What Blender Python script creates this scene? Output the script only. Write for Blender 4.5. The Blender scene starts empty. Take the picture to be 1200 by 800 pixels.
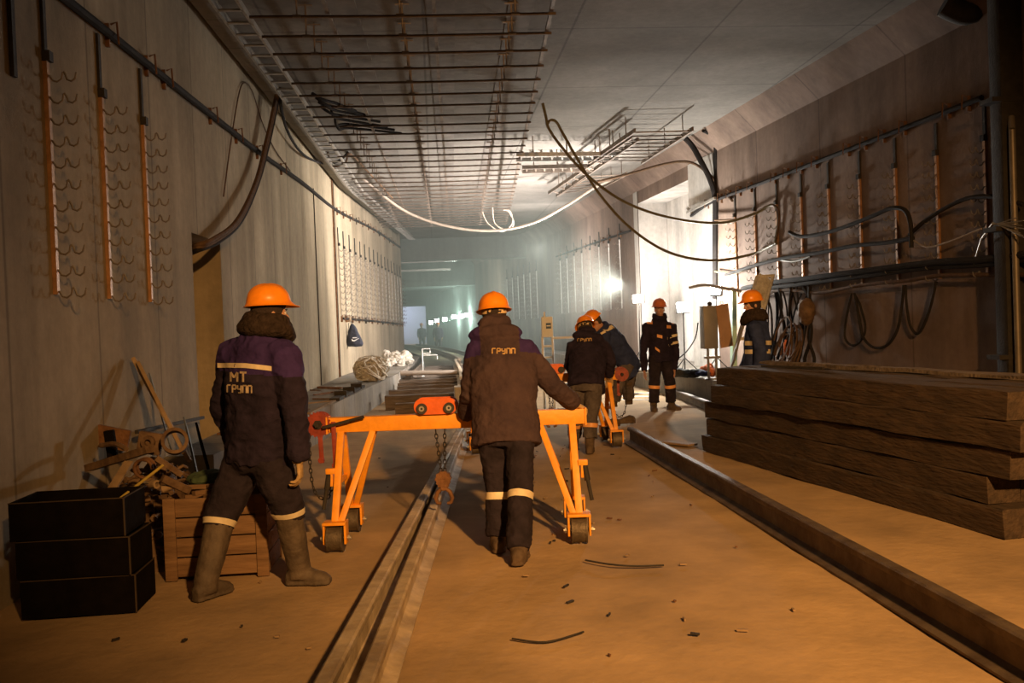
import bpy, bmesh, math, random
from mathutils import Vector, Matrix, noise
random.seed(7)
V = Vector
sc = bpy.context.scene
COL = sc.collection

# ---------------------------------------------------------------- camera
F = 1100.0; CH = 1.57; RHO = 0.038
th = math.atan(20.8 / F); ps = math.atan(89.3 / F * math.cos(th))
fw = V((math.sin(ps) * math.cos(th), math.cos(ps) * math.cos(th), -math.sin(th)))
r0 = V((math.cos(ps), -math.sin(ps), 0)); u0 = r0.cross(fw)
CR = math.cos(RHO) * r0 - math.sin(RHO) * u0
CU = math.sin(RHO) * r0 + math.cos(RHO) * u0
cam = bpy.data.cameras.new('camera'); camo = bpy.data.objects.new('camera', cam); COL.objects.link(camo)
M = Matrix((CR, CU, -fw)).transposed().to_4x4(); M.translation = V((0, 0, CH))
camo.matrix_world = M
cam.sensor_width = 36; cam.lens = F / 1200 * 36; cam.clip_start = 0.05; cam.clip_end = 300
sc.camera = camo
CP = V((0, 0, CH))
def ray(x, y): return fw + CR * ((x - 600) / F) + CU * ((400 - y) / F)
def gz(x, y, z=0.0):
    d = ray(x, y); return CP + d * ((z - CH) / d.z)
def gy(x, y, Y):
    d = ray(x, y); return CP + d * (Y / d.y)
def gp(x, y, p, n):
    d = ray(x, y); p = V(p); n = V(n); return CP + d * ((p - CP).dot(n) / d.dot(n))

# ---------------------------------------------------------------- exposure, world, large lights
vs = sc.view_settings
vs.view_transform = 'Standard'; vs.look = 'None'; vs.exposure = 0.0; vs.gamma = 1.0; vs.use_curve_mapping = False
w = bpy.data.worlds.new('world'); sc.world = w; w.use_nodes = True
w.node_tree.nodes['Background'].inputs[0].default_value = (0.30, 0.17, 0.09, 1)
w.node_tree.nodes['Background'].inputs[1].default_value = 0.05
def spot(name, loc, target, power, color, angle, blend, size):
    l = bpy.data.lights.new(name, 'SPOT'); l.energy = power; l.color = color; l.spot_size = math.radians(angle)
    l.spot_blend = blend; l.shadow_soft_size = size
    o = bpy.data.objects.new(name, l); COL.objects.link(o); o.location = loc
    o.rotation_euler = (V(target) - V(loc)).to_track_quat('-Z', 'Y').to_euler(); return o
def point(name, loc, power, color, size):
    l = bpy.data.lights.new(name, 'POINT'); l.energy = power; l.color = color; l.shadow_soft_size = size
    o = bpy.data.objects.new(name, l); COL.objects.link(o); o.location = loc; return o
def area(name, loc, target, power, color, sx, sy):
    l = bpy.data.lights.new(name, 'AREA'); l.energy = power; l.color = color; l.shape = 'RECTANGLE'; l.size = sx; l.size_y = sy
    o = bpy.data.objects.new(name, l); COL.objects.link(o); o.location = loc
    o.rotation_euler = (V(target) - V(loc)).to_track_quat('-Z', 'Y').to_euler(); return o
WARM = (1.0, 0.50, 0.155); WHITE = (1.0, 0.91, 0.83); COOL = (0.72, 1.0, 0.86)
spot('sodium_floodlight', (2.4, -3.2, 4.8), (1.75, 8.8, 0.6), 7000, WARM, 57, 1.0, 0.16)
# niche flood lamps by the right wall, aimed at the wall and ceiling
point('niche_lamp_light', (4.85, 23.1, 2.15), 330, WHITE, 0.15)
spot('cross_tunnel_floodlight', (4.7, 23.0, 2.4), (-2.0, 28.0, 3.4), 4800, WHITE, 120, 0.8, 0.12)
spot('upward_floodlight', (4.5, 20.4, 2.3), (1.5, 22.0, 5.3), 3400, WHITE, 110, 0.9, 0.12)
point('pillar_lamp_light', (5.05, 18.4, 2.2), 620, (1.0, 0.96, 0.88), 0.15)
point('tunnel_mid_light', (3.4, 30.0, 3.9), 260, WHITE, 0.3)

# ---------------------------------------------------------------- materials
MATS = {}
def mat(name, col, rough=0.7, metal=0.0, var=0.0, scale=6.0, bump=0.0, bscale=None, col2=None, emit=None, estr=0, stretch=(1,1,1), spec=0.5, detail=6):
    if name in MATS: return MATS[name]
    m = bpy.data.materials.new(name); m.use_nodes = True; nt = m.node_tree; N = nt.nodes; L = nt.links
    b = N['Principled BSDF']; b.inputs['Roughness'].default_value = rough; b.inputs['Metallic'].default_value = metal
    b.inputs['Base Color'].default_value = (*col, 1); b.inputs['Specular IOR Level'].default_value = spec
    tc = N.new('ShaderNodeTexCoord'); mp = N.new('ShaderNodeMapping'); mp.inputs['Scale'].default_value = stretch
    L.new(tc.outputs['Object'], mp.inputs[0])
    if var or col2:
        n = N.new('ShaderNodeTexNoise'); n.inputs['Scale'].default_value = scale; n.inputs['Detail'].default_value = detail
        n.inputs['Roughness'].default_value = 0.62
        L.new(mp.outputs[0], n.inputs['Vector'])
        r = N.new('ShaderNodeValToRGB'); L.new(n.outputs['Fac'], r.inputs[0])
        r.color_ramp.elements[0].position = 0.32; r.color_ramp.elements[1].position = 0.68
        c2 = col2 if col2 else tuple(min(1, c * (1 + var)) for c in col)
        c1 = col if col2 else tuple(c * (1 - var) for c in col)
        r.color_ramp.elements[0].color = (*c1, 1); r.color_ramp.elements[1].color = (*c2, 1)
        L.new(r.outputs[0], b.inputs['Base Color'])
    if bump:
        n2 = N.new('ShaderNodeTexNoise'); n2.inputs['Scale'].default_value = bscale or scale * 3; n2.inputs['Detail'].default_value = 5
        L.new(mp.outputs[0], n2.inputs['Vector'])
        bu = N.new('ShaderNodeBump'); bu.inputs['Strength'].default_value = min(1, bump); bu.inputs['Distance'].default_value = 0.02
        L.new(n2.outputs['Fac'], bu.inputs['Height']); L.new(bu.outputs[0], b.inputs['Normal'])
    if emit:
        b.inputs['Emission Color'].default_value = (*emit, 1); b.inputs['Emission Strength'].default_value = estr
    MATS[name] = m; return m

def concrete(name, base, stain, streak=True, panel=None, joint_axis=1, wet=None):
    """cast concrete: broad blotches, vertical streaks, fine grain, formwork joints every `panel` metres"""
    m = bpy.data.materials.new(name); m.use_nodes = True; nt = m.node_tree; N = nt.nodes; L = nt.links
    b = N['Principled BSDF']; b.inputs['Roughness'].default_value = 0.88; b.inputs['Specular IOR Level'].default_value = 0.25
    tc = N.new('ShaderNodeTexCoord')
    def nz(scale, st, det=6, ro=0.6):
        mp = N.new('ShaderNodeMapping'); mp.inputs['Scale'].default_value = st; L.new(tc.outputs['Object'], mp.inputs[0])
        n = N.new('ShaderNodeTexNoise'); n.inputs['Scale'].default_value = scale; n.inputs['Detail'].default_value = det
        n.inputs['Roughness'].default_value = ro; L.new(mp.outputs[0], n.inputs['Vector']); return n.outputs['Fac']
    def ramp(s, a, c, lo=0.0, hi=1.0):
        r = N.new('ShaderNodeMapRange'); L.new(s, r.inputs[0]); r.inputs[1].default_value = a; r.inputs[2].default_value = c
        r.inputs[3].default_value = lo; r.inputs[4].default_value = hi; return r.outputs[0]
    def mul(a, c):
        x = N.new('ShaderNodeMath'); x.operation = 'MULTIPLY'
        for i, s in enumerate((a, c)):
            if isinstance(s, float): x.inputs[i].default_value = s
            else: L.new(s, x.inputs[i])
        return x.outputs[0]
    v = ramp(nz(0.45, (1, 1, 0.8)), 0.3, 0.7, 0.72, 1.15)
    if streak: v = mul(v, ramp(nz(1.6, (1, 1, 0.08)), 0.32, 0.68, 0.74, 1.18))
    v = mul(v, ramp(nz(9, (1, 1, 1), 8, 0.7), 0.3, 0.7, 0.86, 1.1))
    if panel:
        sx = N.new('ShaderNodeSeparateXYZ'); L.new(tc.outputs['Object'], sx.inputs[0])
        for ax, per in panel:
            md = N.new('ShaderNodeMath'); md.operation = 'PINGPONG'; L.new(sx.outputs[ax], md.inputs[0]); md.inputs[1].default_value = per / 2
            v = mul(v, ramp(md.outputs[0], 0.008, 0.022, 0.62, 1.0))
    mx = N.new('ShaderNodeMix'); mx.data_type = 'RGBA'
    L.new(ramp(nz(0.8, (1, 1, 0.35)), 0.4, 0.72), mx.inputs[0]); mx.inputs[6].default_value = (*base, 1); mx.inputs[7].default_value = (*stain, 1)
    m2 = N.new('ShaderNodeMix'); m2.data_type = 'RGBA'; m2.blend_type = 'MULTIPLY'; m2.inputs[0].default_value = 1
    L.new(mx.outputs[2], m2.inputs[6])
    cv = N.new('ShaderNodeCombineColor')
    for i in range(3): L.new(v, cv.inputs[i])
    L.new(cv.outputs[0], m2.inputs[7]); L.new(m2.outputs[2], b.inputs['Base Color'])
    bu = N.new('ShaderNodeBump'); bu.inputs['Strength'].default_value = 0.35; bu.inputs['Distance'].default_value = 0.015
    L.new(nz(14, (1, 1, 0.6), 8, 0.7), bu.inputs['Height']); L.new(bu.outputs[0], b.inputs['Normal'])
    MATS[name] = m; return m

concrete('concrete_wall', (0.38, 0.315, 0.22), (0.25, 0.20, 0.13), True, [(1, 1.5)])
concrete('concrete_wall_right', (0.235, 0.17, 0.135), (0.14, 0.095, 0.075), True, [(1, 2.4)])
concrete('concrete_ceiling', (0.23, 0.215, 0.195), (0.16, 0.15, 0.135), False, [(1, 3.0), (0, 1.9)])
concrete('concrete_ledge', (0.30, 0.28, 0.25), (0.20, 0.17, 0.13), True, [(1, 1.1)])
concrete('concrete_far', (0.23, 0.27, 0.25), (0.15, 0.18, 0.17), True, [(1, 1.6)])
concrete('plaster_niche', (0.62, 0.60, 0.57), (0.5, 0.48, 0.45), True, None)
concrete('pale_slab', (0.50, 0.46, 0.38), (0.40, 0.36, 0.29), False, None)
mat('sand', (0.30, 0.215, 0.13), 0.95, col2=(0.50, 0.35, 0.20), scale=1.3, bump=0.3, bscale=14, spec=0.15, detail=12)
mat('rust', (0.10, 0.045, 0.02), 0.8, 0.35, col2=(0.26, 0.13, 0.06), scale=9, bump=0.5)
mat('scrap_steel', (0.09, 0.05, 0.028), 0.8, 0.3, col2=(0.22, 0.14, 0.08), scale=8, bump=0.5)
mat('rail_steel', (0.085, 0.06, 0.045), 0.62, 0.55, col2=(0.20, 0.155, 0.115), scale=5, bump=0.4)
mat('beam_concrete', (0.36, 0.31, 0.24), 0.85, 0.0, col2=(0.50, 0.44, 0.35), scale=4, bump=0.5, stretch=(1, 0.5, 1))
mat('sleeper_wood', (0.030, 0.019, 0.012), 0.85, col2=(0.080, 0.050, 0.030), scale=5, bump=0.9, bscale=14, stretch=(3, 0.35, 3))
mat('sleeper_cross_wood', (0.075, 0.055, 0.04), 0.85, col2=(0.20, 0.155, 0.12), scale=5, bump=0.9, bscale=14, stretch=(0.35, 3, 3))
mat('plank_wood', (0.20, 0.13, 0.07), 0.85, col2=(0.34, 0.24, 0.14), scale=7, bump=0.5, stretch=(1, 1, 0.2))
mat('crate_wood', (0.12, 0.065, 0.03), 0.85, col2=(0.24, 0.14, 0.07), scale=5, bump=0.5, stretch=(0.4, 1, 3))
mat('black_board', (0.006, 0.0045, 0.004), 0.95, var=0.4, scale=7, bump=0.3, spec=0.08)
mat('worn_edge', (0.05, 0.033, 0.02), 0.8, var=0.3)
mat('orange_paint', (0.84, 0.34, 0.02), 0.5, var=0.14, scale=9, bump=0.15)
mat('red_orange_paint', (0.72, 0.13, 0.015), 0.5, var=0.2, scale=9, bump=0.15)
mat('red_paint', (0.24, 0.032, 0.016), 0.55, var=0.3, scale=14, bump=0.2)
mat('rubber', (0.03, 0.028, 0.026), 0.7, var=0.3)
mat('wheel_steel', (0.12, 0.095, 0.07), 0.6, 0.5, var=0.3, scale=18, bump=0.3)
mat('dark_steel', (0.03, 0.025, 0.021), 0.8, 0.2, var=0.3, scale=12, bump=0.3)
mat('hanger_steel', (0.20, 0.16, 0.13), 0.6, 0.5, var=0.3)
mat('rod_steel', (0.10, 0.07, 0.05), 0.8, 0.2, var=0.3, scale=9)
mat('galvanised', (0.42, 0.40, 0.37), 0.45, 0.7, var=0.2, scale=14)
mat('copper_rail', (0.36, 0.19, 0.09), 0.5, 0.4, var=0.25, scale=14)
mat('hook_steel', (0.22, 0.19, 0.16), 0.5, 0.5, var=0.2)
mat('cable_black', (0.022, 0.019, 0.018), 0.85, var=0.3, spec=0.15)
mat('cable_brown', (0.10, 0.060, 0.035), 0.85, var=0.3, scale=14, spec=0.2)
mat('cable_pale', (0.30, 0.25, 0.205), 0.6, var=0.15)
mat('cable_olive', (0.12, 0.095, 0.04), 0.6, var=0.2)
mat('hat_orange', (0.92, 0.29, 0.015), 0.28, var=0.10, scale=22)
mat('hat_band', (0.66, 0.50, 0.30), 0.7)
mat('jacket_dark', (0.020, 0.015, 0.032), 0.92, var=0.35, scale=9, bump=0.6, bscale=26, spec=0.2)
mat('jacket_worn', (0.038, 0.026, 0.036), 0.92, col2=(0.076, 0.050, 0.056), scale=4.5, bump=0.7, bscale=24, spec=0.2)
mat('yoke_purple', (0.038, 0.022, 0.105), 0.9, var=0.2, scale=9, bump=0.5, bscale=26, spec=0.2)
mat('jacket_blue', (0.022, 0.034, 0.105), 0.85, var=0.3, scale=9, bump=0.5, bscale=20, spec=0.3)
mat('trousers_dark', (0.022, 0.017, 0.026), 0.92, var=0.35, scale=9, bump=0.7, bscale=22, spec=0.2)
mat('trousers_grey', (0.085, 0.072, 0.072), 0.92, var=0.35, scale=7, bump=0.7, bscale=22, spec=0.2)
mat('sweater_black', (0.015, 0.014, 0.016), 0.95, var=0.3)
mat('collar_fleece', (0.035, 0.025, 0.022), 0.98, var=0.4, scale=30, bump=0.8, bscale=60, spec=0.1)
mat('reflective', (0.70, 0.60, 0.42), 0.5, var=0.12, scale=20)
mat('reflective_orange', (0.78, 0.36, 0.12), 0.5, var=0.12, scale=20)
mat('letter_print', (0.45, 0.36, 0.26), 0.8, var=0.35, scale=40)
mat('letter_worn', (0.42, 0.27, 0.12), 0.8, var=0.35, scale=40)
mat('glove_tan', (0.46, 0.31, 0.15), 0.9, var=0.2, scale=18, bump=0.4)
mat('boot_muddy', (0.05, 0.036, 0.026), 0.75, col2=(0.12, 0.09, 0.065), scale=8, bump=0.5)
mat('boot_dark', (0.045, 0.03, 0.022), 0.8, col2=(0.12, 0.08, 0.05), scale=8, bump=0.4)
mat('skin', (0.46, 0.25, 0.17), 0.55, var=0.08, scale=12)
mat('hair', (0.04, 0.025, 0.015), 0.9, var=0.3, scale=40, bump=0.5)
mat('stubble', (0.16, 0.09, 0.065), 0.9)
mat('eye_white', (0.6, 0.58, 0.55), 0.3)
mat('bag_navy', (0.012, 0.014, 0.03), 0.7, var=0.3)
mat('white_print', (0.75, 0.75, 0.75), 0.6)
mat('white_paint', (0.72, 0.73, 0.72), 0.5, var=0.05)
mat('blue_print', (0.03, 0.08, 0.18), 0.5)
mat('cabinet_grey', (0.20, 0.185, 0.175), 0.5, 0.2, var=0.12)
mat('cabinet_tan', (0.42, 0.24, 0.12), 0.6, var=0.1)
mat('rag', (0.72, 0.68, 0.60), 0.9, col2=(0.42, 0.38, 0.31), scale=14, bump=0.8, bscale=30)
mat('dark_cloth', (0.05, 0.055, 0.05), 0.9, col2=(0.02, 0.022, 0.03), scale=9, bump=0.5)
mat('orange_cloth', (0.65, 0.18, 0.06), 0.9)
mat('green_cloth', (0.05, 0.08, 0.04), 0.9, var=0.4)
mat('grey_sheet', (0.13, 0.14, 0.14), 0.6, 0.4, var=0.3)
mat('yellow_stick', (0.40, 0.30, 0.06), 0.7, var=0.2)
mat('lamp_housing', (0.05, 0.05, 0.05), 0.5)
mat('lamp_lens', (1, 1, 1), 0.5, emit=(1.0, 0.97, 0.92), estr=60)
mat('lamp_lens_green', (1, 1, 1), 0.5, emit=(0.75, 1.0, 0.85), estr=60)
mat('green_wire', (0.10, 0.32, 0.20), 0.6)
mat('tape_red', (0.5, 0.08, 0.03), 0.7)

# ---------------------------------------------------------------- mesh helpers
def bmn(): return bmesh.new()
def box(bm, c, s, rot=None, bevel=0.0, mi=0):
    r = bmesh.ops.create_cube(bm, size=1.0); vs_ = r['verts']
    for v in vs_: v.co = V((v.co.x * s[0], v.co.y * s[1], v.co.z * s[2]))
    if bevel:
        es = list({e for v in vs_ for e in v.link_edges})
        rb = bmesh.ops.bevel(bm, geom=es, offset=bevel, segments=2, affect='EDGES', profile=0.6)
        vs_ = list({v for f in rb['faces'] for v in f.verts} | {v for v in vs_ if v.is_valid})
    m = (rot.to_4x4() if rot is not None else Matrix())
    for v in vs_: v.co = m @ v.co + V(c)
    return vs_
def frame(d, up=V((0, 0, 1))):
    d = V(d).normalized()
    if abs(d.dot(up)) > 0.98: up = V((0, 1, 0)) if abs(d.y) < 0.9 else V((1, 0, 0))
    a = d.cross(up).normalized(); b = a.cross(d).normalized(); return a, b
def bar(bm, a, b, wx, wz, up=V((0, 0, 1)), bevel=0.0):
    a = V(a); b = V(b); d = (b - a); A, B = frame(d, V(up))
    R = Matrix((A, d.normalized(), B)).transposed()
    return box(bm, (a + b) / 2, (wx, d.length, wz), R, bevel)
def rings(bm, rs, seg=12, cap=True):
    """rs: list of (center, axisA, axisB) ; elliptical sections"""
    prev = None; first = None
    for c, A, B in rs:
        c = V(c); A = V(A); B = V(B)
        cur = [bm.verts.new(c + A * math.cos(2 * math.pi * k / seg) + B * math.sin(2 * math.pi * k / seg)) for k in range(seg)]
        if prev:
            for k in range(seg): bm.faces.new((prev[k], prev[(k + 1) % seg], cur[(k + 1) % seg], cur[k]))
        else: first = cur
        prev = cur
    if cap:
        bm.faces.new(list(reversed(first))); bm.faces.new(prev)
def tube(bm, pts, rad, seg=8, cap=True):
    pts = [V(p) for p in pts]; n = len(pts)
    if not hasattr(rad, '__len__'): rad = [rad] * n
    rs = []; A = None
    for i, p in enumerate(pts):
        t = (pts[min(i + 1, n - 1)] - pts[max(i - 1, 0)])
        if t.length < 1e-9: t = V((0, 0, 1))
        t.normalize()
        if A is None: A, B = frame(t)
        else:
            A = (A - t * A.dot(t))
            if A.length < 1e-6: A, B = frame(t)
            A.normalize()
        B = t.cross(A)
        rs.append((p, A * rad[i], B * rad[i]))
    rings(bm, rs, seg, cap)
def spline(pts, n=8):
    pts = [V(p) for p in pts]; out = []
    for i in range(len(pts) - 1):
        p0 = pts[max(i - 1, 0)]; p1 = pts[i]; p2 = pts[i + 1]; p3 = pts[min(i + 2, len(pts) - 1)]
        for k in range(n):
            t = k / n
            out.append(0.5 * ((2 * p1) + (p2 - p0) * t + (2 * p0 - 5 * p1 + 4 * p2 - p3) * t * t + (3 * p1 - p0 - 3 * p2 + p3) * t ** 3))
    out.append(pts[-1]); return out
def cyl(bm, a, b, r, seg=16, r2=None): tube(bm, [a, b], [r, r if r2 is None else r2], seg)
def annulus(bm, c, axis, ro, ri, h, seg=24):
    c = V(c); ax = V(axis).normalized(); A, B = frame(ax); loops = []
    for rr, hh in ((ro, -h / 2), (ro, h / 2), (ri, h / 2), (ri, -h / 2)):
        loops.append([bm.verts.new(c + ax * hh + (A * math.cos(2 * math.pi * k / seg) + B * math.sin(2 * math.pi * k / seg)) * rr) for k in range(seg)])
    for i in range(4):
        p, q = loops[i], loops[(i + 1) % 4]
        for k in range(seg): bm.faces.new((p[k], p[(k + 1) % seg], q[(k + 1) % seg], q[k]))
def ball(bm, c, r, M3=None, u=16, v=12):
    s = bmesh.ops.create_uvsphere(bm, u_segments=u, v_segments=v, radius=1.0)
    if not hasattr(r, '__len__'): r = (r, r, r)
    for x in s['verts']:
        q = V((x.co.x * r[0], x.co.y * r[1], x.co.z * r[2]))
        x.co = (M3 @ q if M3 is not None else q) + V(c)
    return s['verts']
def prism(bm, poly, a, b):
    """poly: list of (u, w) profile; swept from a to b; u = horizontal side, w = up"""
    a = V(a); b = V(b); A, B = frame(b - a)
    p = [bm.verts.new(a + A * u + B * w_) for u, w_ in poly]; q = [bm.verts.new(b + A * u + B * w_) for u, w_ in poly]
    n = len(poly)
    for k in range(n): bm.faces.new((p[k], p[(k + 1) % n], q[(k + 1) % n], q[k]))
    bm.faces.new(list(reversed(p))); bm.faces.new(q)
def sweep(bm, poly, path):
    path = [V(p) for p in path]; prev = None; first = None; n = len(poly)
    for i, c in enumerate(path):
        t = path[min(i + 1, len(path) - 1)] - path[max(0, i - 1)]; A, B = frame(t)
        cur = [bm.verts.new(c + A * u + B * w_) for u, w_ in poly]
        if prev:
            for k in range(n): bm.faces.new((prev[k], prev[(k + 1) % n], cur[(k + 1) % n], cur[k]))
        else: first = cur
        prev = cur
    bm.faces.new(list(reversed(first))); bm.faces.new(prev)
def quad(bm, *ps):
    return bm.faces.new([bm.verts.new(V(p)) for p in ps])

def wloc(o):
    p = V((0, 0, 0))
    while o is not None: p += o.location; o = o.parent
    return p
def obj(name, bm, m, parent=None, world=True, smooth=True, ang=35):
    bmesh.ops.recalc_face_normals(bm, faces=bm.faces[:])
    if parent is not None and world: bm.transform(Matrix.Translation(-wloc(parent)))
    me = bpy.data.meshes.new(name); bm.to_mesh(me); bm.free()
    for x in (m if isinstance(m, (list, tuple)) else [m]): me.materials.append(MATS[x] if isinstance(x, str) else x)
    if smooth:
        me.shade_smooth()
        try: me.set_sharp_from_angle(angle=math.radians(ang))
        except Exception: pass
    o = bpy.data.objects.new(name, me); COL.objects.link(o); o.parent = parent; return o
def thing(name, label, cat, loc=(0, 0, 0), group=None, rotz=0):
    o = bpy.data.objects.new(name, None); COL.objects.link(o); o.location = loc; o.rotation_euler = (0, 0, rotz)
    o.empty_display_size = 0.1
    return tag(o, label, cat, group)
def tag(o, label, cat, group=None, kind=None):
    if label: o['label'] = label
    if cat: o['category'] = cat
    if group: o['group'] = group
    if kind: o['kind'] = kind
    return o
def struct(name, bm, m, smooth=False):
    o = obj(name, bm, m, smooth=smooth); o['kind'] = 'structure'; return o
def base_origin(o):
    """move a single-mesh thing's origin to its footprint"""
    me = o.data; xs = [v.co for v in me.vertices]
    c = V((sum(v.x for v in xs) / len(xs), sum(v.y for v in xs) / len(xs), min(v.z for v in xs)))
    me.transform(Matrix.Translation(-c)); o.location = c; return o
def single(name, bm, m, label, cat, group=None, smooth=True, kind=None):
    o = obj(name, bm, m, smooth=smooth); tag(o, label, cat, group, kind); return base_origin(o)
def copy_thing(root, loc, label, rotz=None, group=None):
    r = root.copy(); COL.objects.link(r); r.location = loc
    if rotz is not None: r.rotation_euler = (0, 0, rotz)
    r['label'] = label
    if group: r['group'] = group
    for ch in list(root.children):
        c = ch.copy(); COL.objects.link(c); c.parent = r
        for g in list(ch.children):
            d = g.copy(); COL.objects.link(d); d.parent = c
    return r
ORD = ['first', 'second', 'third', 'fourth', 'fifth', 'sixth', 'seventh', 'eighth', 'ninth', 'tenth', 'eleventh', 'twelfth', 'thirteenth',
       'fourteenth', 'fifteenth', 'sixteenth', 'seventeenth', 'eighteenth', 'nineteenth', 'twentieth']
ORD += ['twenty-' + x for x in ORD[:9]] + ['thirtieth'] + ['thirty-' + x for x in ORD[:9]] + ['fortieth']

# ---------------------------------------------------------------- the shell
ZC = 5.32
LW = [(-2.91, -12), (-2.71, 0), (-2.545, 10.25), (-2.525, 11.5), (-2.32, 24), (-1.75, 31), (-1.25, 37.5)]   # left wall line
def lwx(y):
    for (x0, y0), (x1, y1) in zip(LW, LW[1:]):
        if y <= y1: return x0 + (x1 - x0) * (y - y0) / (y1 - y0)
    return LW[-1][0]
RW = [(7.30, -12), (6.45, 10.2), (5.83, 18.9), (5.71, 20.4), (5.44, 24.4), (5.28, 26.4), (4.67, 35), (3.55, 44), (2.3, 52)]
def rwx(y):
    for (x0, y0), (x1, y1) in zip(RW, RW[1:]):
        if y <= y1: return x0 + (x1 - x0) * (y - y0) / (y1 - y0)
    return RW[-1][0]
# floor: level near, a faint rise of packed sand by the second gantry and the right-hand slab
def fz(x, y):
    t = max(0, min(1, (y - 12.3) / 2.2)); s = max(0, min(1, (x - 2.4) / 0.8))
    return 0.08 * t * t * (3 - 2 * t) * s
def grid_y(bm, ys, xs_of, z_of):
    rows = []
    for y in ys: rows.append([bm.verts.new((x, y, z_of(x, y))) for x in xs_of(y)])
    for r, q in zip(rows, rows[1:]):
        for k in range(len(r) - 1): bm.faces.new((r[k], r[k + 1], q[k + 1], q[k]))
bm = bmn()
ys = [-12 + 2 * k for k in range(6)] + [0 + 0.16 * k for k in range(1, 126)] + [20.5 + 1.5 * k for k in range(55)]
def fxs(y):
    return [-9.0, -3.2] + [-3.0 + 0.16 * k for k in range(62)] + [8.5]
def fzz(x, y):
    z = fz(x, y)
    if -3.1 < x < 7 and 0.1 < y < 21:
        z += 0.010 * noise.noise(V((x * 1.1, y * 1.1, 0))) + 0.006 * noise.noise(V((x * 4, y * 4, 3)))
    return z - 0.008
grid_y(bm, ys, fxs, fzz)
struct('floor', bm, 'sand', smooth=True)

# left wall with a doorway
def wall_seg(bm, p, q, z0, z1, ny=6):
    (x0, y0), (x1, y1) = p, q
    quad(bm, (x0, y0, z0), (x1, y1, z0), (x1, y1, z1), (x0, y0, z1))
bm = bmn()
DZ = 2.67
for p, q in zip(LW, LW[1:]):
    if abs(p[1] - 10.25) < 0.01: wall_seg(bm, p, q, DZ, ZC + 0.05)
    else: wall_seg(bm, p, q, -0.05, ZC + 0.05)
# doorway reveals and the passage behind
a, b = LW[2], LW[3]; dp = 0.55
quad(bm, (a[0], a[1], -0.05), (a[0], a[1], DZ), (a[0] - dp, a[1], DZ), (a[0] - dp, a[1], -0.05))
quad(bm, (b[0], b[1], -0.05), (b[0], b[1], DZ), (b[0] - dp, b[1], DZ), (b[0] - dp, b[1], -0.05))
quad(bm, (a[0], a[1], DZ), (b[0], b[1], DZ), (b[0] - dp, b[1], DZ), (a[0] - dp, a[1], DZ))
quad(bm, (LW[-1][0], LW[-1][1], -0.05), (-6.5, 38.2, -0.05), (-6.5, 38.2, ZC + 0.05), (LW[-1][0], LW[-1][1], ZC + 0.05))
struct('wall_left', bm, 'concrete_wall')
bm = bmn(); quad(bm, (a[0] - dp, a[1] - 0.3, -0.05), (b[0] - dp, b[1] + 0.3, -0.05), (b[0] - dp, b[1] + 0.3, DZ + 0.2), (a[0] - dp, a[1] - 0.3, DZ + 0.2))
mat('door_board', (0.42, 0.27, 0.13), 0.85, col2=(0.30, 0.18, 0.09), scale=3, bump=0.3)
box(bm, ((a[0] + b[0]) / 2 - dp + 0.03, (a[1] + b[1]) / 2, 0.24), (0.06, 1.2, 0.48), bevel=0.01)
struct('door_1', bm, 'door_board')
# raised, slightly proud wall panel past the doorway (recess line seen as a rusty seam)
bm = bmn()
x0 = lwx(19.8); x1 = lwx(22.6)
bar(bm, (lwx(22.75) + 0.015, 22.75, 0.45), (lwx(22.75) + 0.015, 22.75, ZC), 0.03, 0.06)
struct('trim_1', bm, 'rust')
bm = bmn()
bar(bm, (lwx(19.6) + 0.01, 19.6, 0.45), (lwx(19.6) + 0.01, 19.6, 4.5), 0.02, 0.02)
bar(bm, (lwx(23.0) + 0.01, 23.0, 0.45), (lwx(23.0) + 0.01, 23.0, ZC), 0.02, 0.03)
struct('trim_2', bm, 'dark_steel')

# left ledge: runs beside the wall and widens into the tunnel
LE = [(-2.12, 9.0), (-1.57, 14.8), (-0.95, 23.4), (-0.72, 30), (-0.6, 37.5)]
def lex(y):
    for (x0, y0), (x1, y1) in zip(LE, LE[1:]):
        if y <= y1: return x0 + (x1 - x0) * (y - y0) / (y1 - y0)
    return LE[-1][0]
bm = bmn(); HL = 0.45
for p, q in zip(LE, LE[1:]):
    quad(bm, (p[0], p[1], -0.05), (q[0], q[1], -0.05), (q[0], q[1], HL), (p[0], p[1], HL))
    quad(bm, (p[0], p[1], HL), (q[0], q[1], HL), (lwx(q[1]), q[1], HL), (lwx(p[1]), p[1], HL))
p = LE[0]; quad(bm, (p[0], p[1], -0.05), (p[0], p[1], HL), (lwx(p[1]), p[1], HL), (lwx(p[1]), p[1], -0.05))
struct('trim_3', bm, 'concrete_ledge')

# right wall: wall up to the haunch, haunch, niche
bm = bmn()
ZH = 4.92; CHX = 0.40; NZ = 4.60; NB = 0.75
for p, q in zip(RW, RW[1:]):
    z0 = -0.05
    if abs(p[1] - 20.4) < 0.01: z0 = NZ
    wall_seg(bm, p, q, z0, ZH)
    quad(bm, (p[0], p[1], ZH), (q[0], q[1], ZH), (q[0] - CHX, q[1], ZC + 0.02), (p[0] - CHX, p[1], ZC + 0.02))
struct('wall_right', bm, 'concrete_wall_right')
a, b = RW[3], RW[4]
bm = bmn()
quad(bm, (a[0], a[1], -0.05), (a[0], a[1], NZ), (a[0] + NB, a[1], NZ), (a[0] + NB, a[1], -0.05))
quad(bm, (b[0], b[1], -0.05), (b[0], b[1], NZ), (b[0] + NB, b[1], NZ), (b[0] + NB, b[1], -0.05))
quad(bm, (a[0], a[1], NZ), (b[0], b[1], NZ), (b[0] + NB, b[1], NZ), (a[0] + NB, a[1], NZ))
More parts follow.
